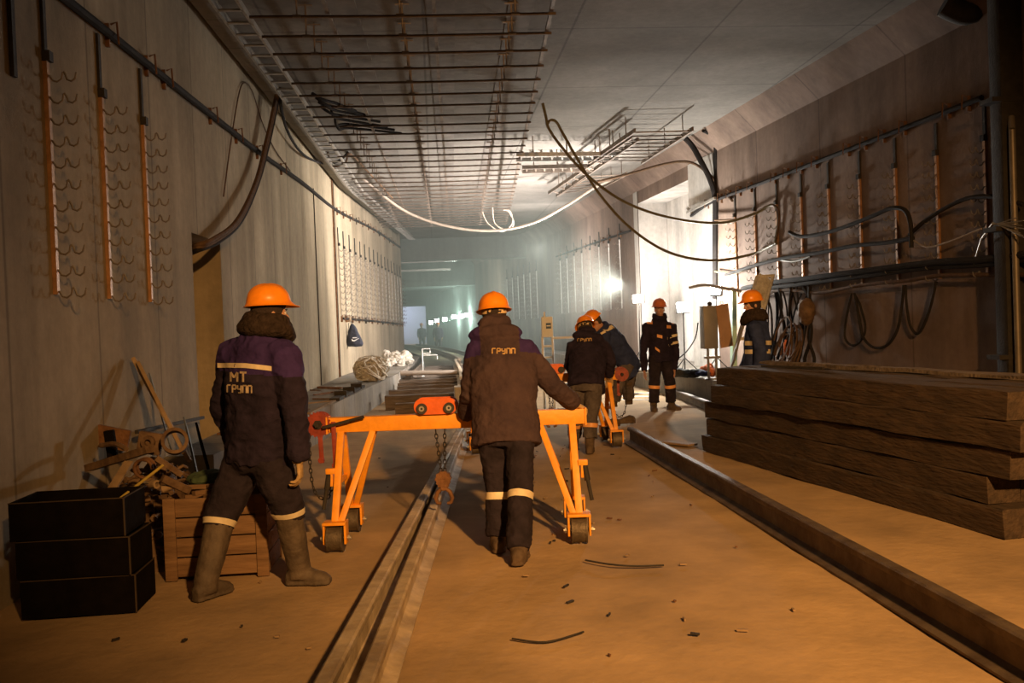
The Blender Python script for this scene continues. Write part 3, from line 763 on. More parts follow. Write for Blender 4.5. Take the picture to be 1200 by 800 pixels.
# ---------------------------------------------------------------- hanging cables
def cable(name, label, pts, r, m, n=8, seg=8, cat='cable', group=None):
    bm = bmn(); tube(bm, spline(pts, n), r, seg); return single(name, bm, m, label, cat, group)
cable('hanging_cable', 'long olive cable looping from the ceiling grid to the right wall, upper strand',
      [gy(636, 121, 15.8), gy(640, 138, 15.8), gy(643, 150, 15.8), gy(658, 172, 15.9), gy(690, 207, 16), gy(735, 238, 16.2), gy(790, 256, 16.4), gy(845, 261, 16.6), gy(885, 250, 16.3), PR(905, 240, .1), PR(912, 255, .05), PR(908, 285, .05)], .024, 'cable_olive')
cable('hanging_cable', 'long olive cable sagging lowest across the tunnel, lower strand of the loop',
      [gy(641, 147, 15.8), gy(645, 141, 15.8), gy(652, 143, 15.8), gy(660, 157, 15.9), gy(676, 185, 16), gy(703, 228, 16.1), gy(740, 268, 16.2), gy(785, 296, 16.4), gy(835, 305, 16.6), PR(880, 298, .12), PR(910, 285, .08)], .024, 'cable_olive')
cable('hanging_cable', 'pale cable swagged across the tunnel under the far end of the grid',
      [gy(386, 168, 23), gy(405, 190, 23.5), gy(440, 222, 24), gy(480, 250, 24.5), gy(530, 266, 24.5), gy(580, 270, 24.3), gy(625, 261, 24), gy(665, 240, 23.5), gy(700, 218, 23), gy(735, 203, 22.5)], .035, 'cable_pale')
for k in range(2):
    cable('cable_coil', ['pale wire drooping in a loop from the far grid, left one', 'pale wire drooping in a loop from the far grid, right one'][k],
          [gy(565 + 12 * k, 248 - 5 * k, 24.6), gy(572 + 8 * k, 262, 24.6), gy(588 + 6 * k, 271 - 2 * k, 24.6), gy(600 + 2 * k, 262, 24.6), gy(598 - 2 * k, 248, 24.6), gy(590, 246, 24.6)], .018, 'cable_pale', cat='wire')
cable('hanging_cable', 'dark cable arching from the ladder trays over to the pilaster',
      [gy(700, 213, 20), gy(740, 203, 19.8), gy(780, 192, 19.5), gy(808, 190, 19.3), gy(830, 203, 19), gy(845, 220, 18.7), PR(858, 235, .05)], .028, 'cable_brown')
cable('rubber_hose', 'thick black hose dropping from the ladder tray down the pilaster corner',
      [gy(803, 162, 19), gy(812, 172, 19), gy(822, 190, 18.9), gy(832, 210, 18.8), PR(838, 232, .06), PR(838, 270, .05), PR(838, 330, .05), PR(838, 350, .05)], .06, 'cable_black', cat='hose')
cable('wall_cable', 'thin dark conduit following the haunch and wall at the corner before the pilaster', [PR(824, 153, .42), PR(838, 168, .04), PR(838, 232, .02)], .035, 'cable_black', n=2)
bm = bmn(); bar(bm, gy(805, 249, 20.3), PR(838, 232, .1), .05, .05); bar(bm, gy(805, 243, 20.3), gy(812, 250, 20.2), .05, .05)
single('bracket_arm', bm, 'galvanised', 'steel arm sticking out from the pilaster at the end of the right supply cable', 'bracket')
for i, (o_, nm) in enumerate(((0, 'brown cable hanging from the left ceiling corner into the doorway head, left strand'), (3, 'brown cable hanging from the left ceiling corner into the doorway head, middle strand'), (6, 'dark cable hanging from the left ceiling corner into the doorway head, right strand'))):
    cable('hanging_cable', nm, [PL(325 + o_ * .5, 103, .25), PL(322 + o_ * .5, 120, .2), PL(312 + o_ * .6, 165, .15), PL(300 + o_ * .5, 212, .15), PL(278 + o_ * .8, 258, .18), PL(250 + o_, 280 + o_ * .5, .12), PL(232, 287 + o_, .0), PL(222, 291 + o_, -.2)],
          .028, ['cable_brown', 'cable_brown', 'cable_black'][i])
cable('hanging_cable', 'black cable drooping along the left wall under the ceiling tray',
      [PL(328, 104, .3), PL(330, 130, .2), PL(340, 160, .15), PL(358, 183, .12), PL(382, 192, .12), gy(398, 188, 20), gy(408, 178, 20)], .024, 'cable_black')
cable('hanging_cable', 'brown cable curling beside the black one below the left ceiling tray',
      [gy(385, 168, 20), gy(385, 185, 20), gy(392, 195, 20), gy(405, 190, 20), gy(410, 180, 20), gy(430, 200, 22), gy(460, 232, 24)], .02, 'cable_brown')
cable('thin_wire', 'thin rusty wire arcing up the left wall behind the hanging brown cable', [PL(262, 230, .02), PL(270, 170, .02), PL(280, 110, .02), PL(287, 97, .02), PL(296, 108, .02), PL(308, 145, .02), PL(322, 175, .02), PL(340, 200, .02)], .009, 'cable_brown', cat='wire')
cable('conduit', 'pale bent conduit running down the left wall to the far racks', [gy(446, 226, 28), PL(438, 236, .05), PL(437, 262, .05), PL(438, 300, .05)], .04, 'white_paint', n=4, cat='conduit')
# right-wall bundles
RC = [('thick black cable lying on the racks along the right wall, uppermost of the heavy run', [(1215, 296), (1150, 304), (1100, 307), (1040, 314), (985, 321), (940, 327), (905, 331), (870, 338)], .042, 'cable_black', .2),
      ('thick dark cable just under the uppermost of the heavy run on the right wall', [(1215, 303), (1150, 310), (1090, 313), (1030, 321), (975, 328), (930, 334), (900, 337)], .036, 'cable_black', .16),
      ('brown cable on the right wall below the heavy run', [(1215, 322), (1150, 322), (1100, 323), (1060, 329), (1010, 334), (960, 343), (920, 340), (880, 345)], .026, 'cable_brown', .16),
      ('dark cable waving high over the hooks from the thick pipe', [(1200, 240), (1170, 231), (1140, 231), (1115, 240), (1085, 258), (1066, 275)], .026, 'cable_black', .2),
      ('dark cable humping over the middle racks of the right wall', [(1068, 290), (1067, 262), (1060, 246), (1044, 244), (1025, 252), (1000, 262), (970, 272), (940, 277), (925, 272)], .03, 'cable_black', .22),
      ('dark cable pair sagging level across the middle racks', [(1070, 279), (1040, 284), (1000, 288), (960, 296), (925, 301), (895, 308), (868, 316), (850, 322)], .03, 'cable_black', .2),
      ('thin pale wire drooping between the racks on the right wall', [(1150, 268), (1110, 284), (1085, 289), (1065, 278)], .012, 'cable_pale', .2),
      ('brown cable from the pilaster to the second rack group on the right wall', [(838, 258), (870, 256), (890, 246), (905, 240), (913, 250), (910, 280)], .02, 'cable_brown', .1),
      ('greenish cable snaking low past the pilaster', [(838, 318), (860, 320), (880, 312), (905, 304), (930, 306), (950, 300)], .022, 'cable_olive', .12),
      ('black cable loop hanging nearest to the worker in the vest', [(998, 344), (992, 372), (990, 394), (997, 404), (1007, 401), (1014, 385), (1008, 358), (1001, 344)], .018, 'cable_black', .08),
      ('wide black cable loop sagging low in the middle of the right wall', [(1002, 346), (1008, 380), (1012, 396), (1024, 407), (1040, 404), (1052, 385), (1057, 355), (1059, 334)], .02, 'cable_black', .1),
      ('narrow black cable loop right of the wide one', [(1061, 334), (1063, 362), (1067, 382), (1075, 391), (1083, 380), (1091, 357), (1097, 330)], .018, 'cable_black', .08)]
for lb, px, r, m, off in RC: cable('wall_cable', lb, [PR(x, y, off) for x, y in px], r, m)
bm = bmn()
for k in range(16):
    x = 899 + k * 3.6 + random.uniform(-2, 2)
    tube(bm, spline([PR(x + random.uniform(-12, 12), 332 + random.uniform(-3, 8), .15), PR(x + random.uniform(-5, 5), 360, random.uniform(.06, .25)), PR(x + random.uniform(-8, 8), 395, random.uniform(.06, .3)),
                     PR(x + random.uniform(-10, 10), 425, .2), PR(x + random.uniform(-14, 14), 445, .2)], 5), random.choice((.014, .02, .028)), 6)
single('cable_bundle', bm, 'cable_black', 'thick curtain of dark cables hanging behind the worker in the striped vest', 'cable bundle')
bm = bmn()
for k in range(9):
    c = gp(925 + random.uniform(-12, 12), 405 + random.uniform(-6, 14), (6.45 - .5, 10.2, 0), nR); r = random.uniform(.2, .4)
    tube(bm, [c + V((.1 * math.sin(a), r * math.cos(a) * .9, r * math.sin(a))) for a in [2 * math.pi * i / 14 for i in range(13)]], .016, 6)
single('cable_coil', bm, 'cable_brown', 'brown cable coils heaped against the right wall behind the timber stack', 'cable coil')
bm = bmn()
for k in range(9):
    p = PR(1163, 262, .35); q = PR(1185 + random.uniform(0, 30), 255 + k * 3, .3)
    tube(bm, [p + V((0, 0, (k - 4) * .004)), q], .006, 5)
tube(bm, [PR(1163, 262, .35), PR(1150, 280, .3), PR(1143, 303, .2)], .01, 5)
single('wire_bundle', bm, 'galvanised', 'spray of bare pale wires tied at the right edge by the thick pipe', 'wires')
# pipes at the right edge
bm = bmn(); yb = 9.85; xb = rwx(yb)
box(bm, (xb - .13, yb, 2.6), (.26, .22, 5.5), bevel=.02)
for z in (1.0, 2.4, 3.8): box(bm, (xb - .18, yb, z), (.38, .24, .05))
single('steel_column', bm, 'dark_steel', 'tall dark steel column fixed to the wall at the right edge', 'column')
bm = bmn(); cyl(bm, (xb - .20, yb - .19, .0), (xb - .20, yb - .19, 3.45), .035, 14); cyl(bm, (xb - .20, yb - .19, 3.45), (xb - .16, yb - .12, 3.6), .035, 14)
single('steel_pipe', bm, 'hook_steel', 'slim bright steel pipe beside the dark column at the right edge', 'pipe')
bm = bmn(); p = gz(1130, 5, 5.1); tube(bm, spline([p + V((-.25, 0, .0)), p + V((0, -.05, -.12)), p + V((.2, -.1, .0)), p + V((.5, -.1, .02))], 5), [.14] * 16, 12)
single('ceiling_pipe', bm, 'dark_steel', 'dark bent pipe end under the haunch in the top right corner', 'pipe')
bm = bmn()
for (x, z) in ((1087, 68), (0, 0)):
    pass
bm.free()

# ---------------------------------------------------------------- people
from mathutils.bvhtree import BVHTree
mat('hat_rust', (0.52, 0.14, 0.04), 0.4, var=0.15, scale=22)
mat('knit_dark', (0.03, 0.02, 0.02), 0.95, var=0.3, scale=50, bump=0.6, bscale=80)
def fuse_mesh(bm, voxel, smooth_it=3, wr=0.0, ws=8.0, seed=0):
    """weld overlapping solids of one garment or body into one continuous skin"""
    bmesh.ops.recalc_face_normals(bm, faces=bm.faces[:])
    me = bpy.data.meshes.new('tmp'); bm.to_mesh(me); bm.free()
    o = bpy.data.objects.new('tmp', me); COL.objects.link(o)
    r = o.modifiers.new('r', 'REMESH'); r.mode = 'VOXEL'; r.voxel_size = voxel; r.adaptivity = 0
    if smooth_it:
        s = o.modifiers.new('s', 'SMOOTH'); s.iterations = smooth_it; s.factor = 0.5
    dg = bpy.context.evaluated_depsgraph_get()
    m2 = bpy.data.meshes.new_from_object(o.evaluated_get(dg)); bpy.data.objects.remove(o); bpy.data.meshes.remove(me)
    b = bmesh.new(); b.from_mesh(m2); bpy.data.meshes.remove(m2)
    if wr:
        b.normal_update()
        offs = []
        for v in b.verts:
            q = v.co * ws + V((seed * 3.1, 0, 0))
            a = noise.noise(q); c = 1 - abs(noise.noise(V((q.x * 1.7, q.y * 1.7, q.z * 2.4)) + V((9, 3, 1)))) * 2
            offs.append(v.normal * (a * wr + (c - .5) * wr * .55))
        for v, d in zip(b.verts, offs): v.co += d
    return b
def unit(v): return V(v).normalized()
def hand(bm, wr, d, pn, th, k=1.0, curl=25, spread=.2):
    d = unit(d); pn = unit(V(pn) - d * V(pn).dot(d)); sd = unit(d.cross(pn)); sd = sd if sd.dot(V(th)) > 0 else -sd   # sd: thumb side
    wr = V(wr)
    rings(bm, [(wr - d * .02 * k, sd * .029 * k, pn * .021 * k), (wr + d * .02 * k, sd * .034 * k, pn * .018 * k), (wr + d * .06 * k, sd * .042 * k, pn * .016 * k), (wr + d * .092 * k, sd * .040 * k, pn * .013 * k)], 12)
    for i, (o_, L) in enumerate(((.030, .070), (.0105, .080), (-.0095, .074), (-.029, .058))):
        p = wr + d * (.082 - .004 * abs(i - 1)) * k + sd * o_ * k; a = math.radians(curl * .5 + i * 2); pts = [p]; seg = L * k
        dd = unit(d + sd * (o_ * spread * 10 / 3))
        for f_, inc in ((.42, 1), (.32, 1), (.26, 1)):
            q = dd * math.cos(a) + pn * math.sin(a); p = p + q * seg * f_; pts.append(p); a += math.radians(curl)
        tube(bm, pts, [.0098 * k, .0095 * k, .0088 * k, .0072 * k], 8); ball(bm, pts[-1], .0074 * k, u=8, v=6)
    p = wr + d * .022 * k + sd * .030 * k; q = unit(sd * .75 + d * .7 + pn * .15)
    pts = [p - q * .015 * k, p + q * .03 * k]; pts.append(pts[-1] + unit(d * .9 + sd * .35 + pn * .3) * .034 * k); pts.append(pts[-1] + unit(d + pn * .4) * .026 * k)
    tube(bm, pts, [.014 * k, .013 * k, .0115 * k, .009 * k], 8); ball(bm, pts[-1], .009 * k, u=8, v=6)
def head_bm(bm, c, f, u, s=1.0):
    f = unit(f); u = unit(V(u) - f * V(u).dot(f)); r = f.cross(u)
    M3 = Matrix((r, f, u)).transposed(); c = V(c)
    P = lambda x, y, z: c + M3 @ (V((x, y, z)) * s)
    ball(bm, P(0, -.008, .022), (.076 * s, .096 * s, .098 * s), M3)
    ball(bm, P(0, .012, -.035), (.062 * s, .078 * s, .080 * s), M3)
    ball(bm, P(0, .052, -.090), (.028 * s, .026 * s, .024 * s), M3, 12, 8)
    ball(bm, P(0, .078, .012), (.050 * s, .014 * s, .012 * s), M3, 12, 8)        # brow
    tube(bm, [P(0, .082, .006), P(0, .100, -.022), P(0, .108, -.036)], [.009 * s, .013 * s, .015 * s], 8); ball(bm, P(0, .104, -.038), (.018 * s, .013 * s, .011 * s), M3, 10, 8)
    for k in (-1, 1):
        ball(bm, P(k * .036, .066, -.020), (.022 * s, .018 * s, .020 * s), M3, 10, 8)   # cheek
        ball(bm, P(k * .078, -.006, -.012), (.010 * s, .020 * s, .031 * s), M3, 10, 8)  # ear
        ball(bm, P(k * .018, .088, -.062), (.018 * s, .009 * s, .007 * s), M3, 8, 6)
    ball(bm, P(0, .089, -.072), (.024 * s, .010 * s, .008 * s), M3, 8, 6)        # lower lip
    return P, M3
def helmet(par, c, f, u, m='hat_orange', s=1.0, band=True):
    f = unit(f); u = unit(V(u) - f * V(u).dot(f)); r = f.cross(u); M3 = Matrix((r, f, u)).transposed(); c = V(c)
    bm = bmn(); n = 40; prev = None; top = bm.verts.new(c + M3 @ V((0, -.01, .150 * s)))
    prof = [(math.sin(math.radians(a)), math.cos(math.radians(a))) for a in range(8, 91, 7)]
    rows = []
    for (sr, cz) in prof:
        row = []
        for k in range(n):
            a = 2 * math.pi * k / n; x = math.cos(a); y = math.sin(a)
            rx = .112 * s * sr ** .86; ry = .136 * s * sr ** .86
            px = x * rx; py = y * ry - .008; z = .020 * s + .125 * s * cz ** .86
            if abs(px) < .012 and y != 0 and sr < .93: z += .006 * s
            row.append(bm.verts.new(c + M3 @ V((px, py, z))))
        rows.append(row)
    for off, dz in ((.010, -.006), (.020, -.010)):
        row = []
        for k in range(n):
            a = 2 * math.pi * k / n; x = math.cos(a); y = math.sin(a); pk = max(0, y) ** 3 * .038 * (off / .020)
            row.append(bm.verts.new(c + M3 @ V((x * (.112 * s + off), y * (.136 * s + off) + pk - .008, .020 * s + dz - pk * .25))))
        rows.append(row)
    for k in range(n): bm.faces.new((top, rows[0][k], rows[0][(k + 1) % n]))
    for a_, b_ in zip(rows, rows[1:]):
        for k in range(n): bm.faces.new((a_[k], b_[k], b_[(k + 1) % n], a_[(k + 1) % n]))
    bmesh.ops.recalc_face_normals(bm, faces=bm.faces[:]); bmesh.ops.solidify(bm, geom=bm.faces[:], thickness=.004)
    h = obj('hard_hat', bm, m, par, ang=60)
    if band:
        bm = bmn(); rs = []
        rows = []
        for dr, z in ((0, .016), (.003, .016), (.003, -.016), (0, -.016)):
            rows.append([bm.verts.new(c + M3 @ V(((.090 + dr) * s * math.cos(a), (.108 + dr) * s * math.sin(a) - .008, z - .012 * max(0, -math.sin(a))))) for a in [2 * math.pi * k / 28 for k in range(28)]])
        for i in range(4):
            for k in range(28): bm.faces.new((rows[i][k], rows[(i + 1) % 4][k], rows[(i + 1) % 4][(k + 1) % 28], rows[i][(k + 1) % 28]))
        obj('head_band', bm, 'hat_band', h)
    return h
def leg_ring(bvh, a, b, t, w_, R=.25, off=.005, seg=28):
    """reflective band sewn round a limb: rings cast onto the cloth surface"""
    a = V(a); b = V(b); d = unit(b - a); A, B = frame(d); bm = bmn(); rows = []
    for dz in (-w_ / 2, 0, w_ / 2):
        c = a.lerp(b, t) + d * dz; row = []
        for k in range(seg):
            q = A * math.cos(2 * math.pi * k / seg) + B * math.sin(2 * math.pi * k / seg)
            hit = bvh.ray_cast(c, q, R)
            p = hit[0] if hit[0] is not None else c + q * .08
            row.append(bm.verts.new(p + q * off))
        rows.append(row)
    for r1, r2 in zip(rows, rows[1:]):
        for k in range(seg): bm.faces.new((r1[k], r1[(k + 1) % seg], r2[(k + 1) % seg], r2[k]))
    return bm
def patch(bvh, quads, off=.005, n=6):
    """flat trim sewn to the cloth: corner pixels cast on the surface, then given thickness by the offset"""
    bm = bmn()
    for q in quads:
        (x0, y0), (x1, y1), (x2, y2), (x3, y3) = q; g = {}
        for i in range(n + 1):
            for j in range(3):
                u = i / n; v = j / 2
                x = (x0 * (1 - u) + x1 * u) * (1 - v) + (x3 * (1 - u) + x2 * u) * v; y = (y0 * (1 - u) + y1 * u) * (1 - v) + (y3 * (1 - u) + y2 * u) * v
                h = bvh.ray_cast(CP, ray(x, y).normalized(), 60)
                if h[0] is not None: g[i, j] = bm.verts.new(h[0] + h[1] * off)
        for i in range(n):
            for j in range(2):
                k = [(i, j), (i + 1, j), (i + 1, j + 1), (i, j + 1)]
                if all(x in g for x in k):
                    cs = [g[x].co for x in k]
                    if max((cs[0] - c).length for c in cs) < .12: bm.faces.new([g[x] for x in k])
    return bm
GL = {  # strokes on a 4 x 6 grid
    'М': [((0, 0), (0, 6)), ((4, 0), (4, 6)), ((0, 0), (2, 3.4)), ((4, 0), (2, 3.4))], 'Т': [((0, 0), (4, 0)), ((2, 0), (2, 6))],
    'Г': [((0, 0), (0, 6)), ((0, 0), (3.6, 0))], 'Р': [((0, 0), (0, 6)), ((0, 0), (3.6, 0)), ((3.6, 0), (3.6, 3)), ((0, 3), (3.6, 3))],
    'У': [((0, 0), (0, 3)), ((0, 3), (3.6, 3)), ((3.6, 0), (3.6, 6)), ((.6, 6), (3.6, 6))], 'П': [((0, 0), (0, 6)), ((3.8, 0), (3.8, 6)), ((0, 0), (3.8, 0))]}
def word_quads(txt, x0, y0, x1, y1, h, t=1.0):
    """pixel quads for block letters along the line (x0,y0)-(x1,y1), h px tall"""
    qs = []; n = len(txt); ex = (x1 - x0) / n; ey = (y1 - y0) / n
    for i, c in enumerate(txt):
        ox = x0 + ex * i; oy = y0 + ey * i; sx = ex * .74 / 4; sy = ey * .74 / 4
        for (ax, ay), (bx, by) in GL[c]:
            A_ = (ox + ax * sx, oy + ax * sy + ay * h / 6); B_ = (ox + bx * sx, oy + bx * sy + by * h / 6)
            dx, dy = B_[0] - A_[0], B_[1] - A_[1]; L = math.hypot(dx, dy) or 1; nx, ny = -dy / L * t / 2, dx / L * t / 2
            qs.append(((A_[0] + nx, A_[1] + ny), (B_[0] + nx, B_[1] + ny), (B_[0] - nx, B_[1] - ny), (A_[0] - nx, A_[1] - ny)))
    return qs
def boot(top, ankle, toe, rs=.062, m='boot_muddy', par=None, floor=0.0):
    """shaft from `top` to the ankle, foot along `toe`"""
    top = V(top); ankle = V(ankle); toe = unit((toe[0], toe[1], 0)); sd = V((toe.y, -toe.x, 0)); bm = bmn()
    tube(bm, [top, top.lerp(ankle, .5), ankle + V((0, 0, .03)), ankle - V((0, 0, .03))], [rs * 1.12, rs, rs * .86, rs * .85], 14)
    b = V((ankle.x, ankle.y, floor))
    rs_ = [(-.085, .030, .036, .050), (-.06, .044, .050, .058), (0, .048, .062, .066), (.06, .050, .052, .055), (.12, .056, .042, .044), (.165, .052, .034, .036), (.195, .030, .022, .026)]
    rings(bm, [(b + toe * x + V((0, 0, z)), sd * a_, V((0, 0, h))) for x, a_, h, z in rs_], 14)
    rings(bm, [(b + toe * x + V((0, 0, .014)), sd * (a_ + .006), V((0, 0, .014))) for x, a_, h, z in rs_], 14)
    b_ = fuse_mesh(bm, .009, 2, .003, 20)
    for v in b_.verts:
        if v.co.z < floor + .001: v.co.z = floor + .001
    return obj('boot', b_, m, par)
def person(J, label, jacket='jacket_dark', yoke='yoke_purple', yoke_t=.74, trousers='trousers_dark', hat='hat_orange', collar='fleece', gloves=(1, 1), bootm='boot_muddy', boot_top=.40,
           open_front=False, hatface=True, jk=1.0, torso_w=1.0, sleeve=1.0, cap=True, base=None, floor=(0, 0), toes=None, hemdrop=.10, boots_over=True, cuff=.55, shaft=.066, hood=False, name='person', group=None, detail=1.0, legw=1.0):
    g = {k: V(v) for k, v in J.items() if hasattr(v, '__len__')}
    shc = (g['shL'] + g['shR']) / 2; pel = (g['hipL'] + g['hipR']) / 2; spine = unit(shc - pel); side = unit(g['shR'] - g['shL'])
    side = unit(side - spine * side.dot(spine)); front = unit(spine.cross(side)); sideh = unit(g['hipR'] - g['hipL']); fr_h = unit(V((0, 0, 1)).cross(sideh))
    neck = g.get('neck', shc + spine * .07); hf = unit(J['face']); hu = unit(J.get('hup', (0, 0, 1)))
    # ---- body
    bm = bmn(); P, M3 = head_bm(bm, g['head'], hf, hu)
    tube(bm, [P(0, -.02, -.05), neck, shc - spine * .03], [.055, .058, .075], 14)
    rings(bm, [(pel - spine * .05, side * .15, front * .10), (pel + spine * .12, side * .14, front * .09), (pel.lerp(shc, .75), side * .16, front * .10), (shc, side * .15, front * .08), (shc + spine * .04, side * .07, front * .06)], 16)
    for s in 'LR':
        tube(bm, [g['sh' + s], g['el' + s], g['wr' + s]], [.050, .040, .028], 10); ball(bm, g['sh' + s], .058)
        tube(bm, [g['hip' + s], g['kn' + s], g['an' + s]], [.085, .058, .042], 12)
        if not gloves[0 if s == 'L' else 1]:
            hand(bm, g['wr' + s], J['hd' + s], J['pn' + s], J['th' + s], 1.0, J.get('curl' + s, 25))
    bb = fuse_mesh(bm, .0075 * detail, 2)
    base = V(base) if base else V(((g['anL'].x + g['anR'].x) / 2, (g['anL'].y + g['anR'].y) / 2, min(floor)))
    bb.transform(Matrix.Translation(-base)); body = obj(name, bb, 'skin', None); body.location = base
    tag(body, label, 'person', group)
    bpy.context.view_layer.update()
    # ---- trousers
    bm = bmn()
    rings(bm, [(pel - spine * .06, sideh * .165, fr_h * .125), (pel + spine * .02, sideh * .175 * legw, fr_h * .135 * legw), (pel + spine * .14, side * .165, front * .12)], 18)
    for s in 'LR':
        a, k, n_ = g['hip' + s], g['kn' + s], g['an' + s]
        tube(bm, [a + V((0, 0, .02)), a.lerp(k, .5), k, k.lerp(n_, .35), k.lerp(n_, .75), n_ + (k - n_) * .10 if not boots_over else k.lerp(n_, cuff)] if (not boots_over or cuff > .5) else [a + V((0, 0, .02)), a.lerp(k, .5), k, k.lerp(n_, cuff * .5), k.lerp(n_, cuff * .8), k.lerp(n_, cuff)],
             [.108 * legw, .098 * legw, .086 * legw, .088, .088, .082], 14)
    tb = fuse_mesh(bm, .011 * detail, 3, .011, 9, 2); tbv = BVHTree.FromBMesh(tb)
    tr_ = obj('trousers', tb, trousers, body)
    # ---- boots
    toes = toes or {}
    for i, s in enumerate('LR'):
        k, n_ = g['kn' + s], g['an' + s]
        boot(n_.lerp(k, boot_top / max(.2, (k - n_).length) if boots_over else .3), n_, toes.get(s, fr_h), rs=shaft, m=bootm, par=body, floor=floor[i])
    # ---- jacket
    bm = bmn(); L = (shc - pel).length; W = torso_w
    rg = [(pel - V((0, 0, 1)) * hemdrop * .6 - spine * hemdrop * .4, side * .222 * W, front * .165), (pel, side * .215 * W, front * .160), (pel + spine * L * .35, side * .208 * W, front * .155),
          (pel + spine * L * .68, side * .222 * W, front * .162), (pel + spine * L * .90, side * .215 * W, front * .145), (shc + spine * .025, side * .180 * W, front * .125), (shc + spine * .065, side * .138, front * .112), (neck + spine * .02, side * (.100 if collar == 'fleece' else .095), front * (.100 if collar == 'fleece' else .096))]
    rings(bm, rg, 24)
    for s in 'LR':
        tube(bm, [g['sh' + s] - (g['sh' + s] - shc) * .25, g['sh' + s], g['sh' + s].lerp(g['el' + s], .5), g['el' + s], g['el' + s].lerp(g['wr' + s], .6), g['wr' + s]],
             [.085 * sleeve, .090 * sleeve, .083 * sleeve, .074 * sleeve, .068 * sleeve, .058 * sleeve], 14)
    if hood:
        hc = neck - front * .075 - spine * .038
        ball(bm, hc, (.200, .085, .075), Matrix((side, front, spine)).transposed()); ball(bm, hc + spine * .085 + front * .03, (.128, .095, .075), Matrix((side, front, spine)).transposed())
        ball(bm, hc - spine * .06 - front * .005, (.11, .06, .06), Matrix((side, front, spine)).transposed())
    jb = fuse_mesh(bm, .011 * detail, 3, .012 * jk, 7.5, 5); jbv = BVHTree.FromBMesh(jb)
    for f_ in jb.faces:
        c = f_.calc_center_median(); t = (c - pel).dot(spine) / L
        far = abs((c - shc).dot(side))
        f_.material_index = 1 if (t > yoke_t and not (hood and (c - neck).dot(front) < -.02 and far < .14 and t > .7)) else 0
    jo = obj('jacket', jb, [jacket, yoke], body)
    # ---- collar
    if collar == 'fleece':
        bm = bmn(); nc = neck + spine * .022 + front * .012
        for k in range(20):
            pass
        lo = [(nc + side * (.118 * math.cos(a)) + front * (.112 * math.sin(a) + .01) + spine * (-.005 - .05 * max(0, math.sin(a)))) for a in [2 * math.pi * k / 20 for k in range(21)]]
        tube(bm, [q_ + (q_ - nc) * .14 for q_ in lo], .050, 10, False)
        hi = [(nc + side * (.105 * math.cos(a)) + front * (.10 * math.sin(a) + .012) + spine * (.055 - .03 * max(0, math.sin(a)))) for a in [2 * math.pi * k / 20 for k in range(21)]]
        tube(bm, hi, .044, 10, False); tube(bm, [q_.lerp(w_, .5) + (q_ - nc) * .08 for q_, w_ in zip(lo, hi)], .046, 10, False)
        cb = fuse_mesh(bm, .010, 2, .006, 14); obj('collar', cb, 'collar_fleece', body)
    elif collar:
        bm = bmn(); nc = neck + spine * .02
        lo = [(nc + side * (.092 * math.cos(a)) + front * (.09 * math.sin(a)) + spine * (.0 - .05 * max(0, math.sin(a)))) for a in [math.radians(-235 + k * 290 / 20) for k in range(21)]]
        tube(bm, lo, .034, 10); tube(bm, [q_ + spine * .03 for q_ in lo], .028, 10); cb = fuse_mesh(bm, .009, 2, .003, 14); obj('collar', cb, jacket, body)
    # ---- knit cap and hard hat
    if cap:
        bm = bmn(); ball(bm, P(0, -.020, .022), (.090, .102, .104), M3); ball(bm, P(0, -.045, -.03), (.082, .070, .065), M3)
        ball(bm, P(0, -.01, .05), (.09, .11, .07), M3)
        obj('knit_cap', fuse_mesh(bm, .008, 2, .003, 20), 'knit_dark', body)
    else:
        bm = bmn(); ball(bm, P(0, -.022, .030), (.082, .096, .098), M3); ball(bm, P(0, -.045, -.02), (.074, .062, .05), M3)
        obj('hair', fuse_mesh(bm, .008, 1, .004, 30), 'hair', body)
    helmet(body, P(0, 0, .035), hf, hu if 'hatup' not in J else J['hatup'], hat, band=hood)
    if hatface:
        for k in (-1, 1):
            bm = bmn(); ball(bm, P(k * .031, .080, -.004), .0105 if k else .01, u=10, v=8); e = obj('eye', bm, 'eye_white', body)
            bm = bmn(); ball(bm, P(k * .031, .0885, -.004), .0045, u=8, v=6); obj('iris', bm, 'hair', e)
            bm = bmn(); tube(bm, [P(k * .048, .080, .016), P(k * .030, .094, .020), P(k * .014, .094, .017)], [.003, .0045, .004], 6); obj('eyebrow', bm, 'hair', body)
    # ---- gloves
    for i, s in enumerate('LR'):
        if gloves[i]:
            bm = bmn(); d = unit(J['hd' + s]); hand(bm, g['wr' + s], J['hd' + s], J['pn' + s], J['th' + s], 1.22, J.get('curl' + s, 25))
            tube(bm, [g['wr' + s] - d * .035, g['wr' + s] + d * .02], [.046, .040], 12)
            obj('glove', fuse_mesh(bm, .0055, 1, .0015, 30), 'glove_tan', body)
    return body, jbv, tbv, g, jo, tr_
def bands(par, bvh, a, b, t, w_, m='reflective', name='reflective_band'):
    return obj(name, leg_ring(bvh, a, b, t, w_), m, par)

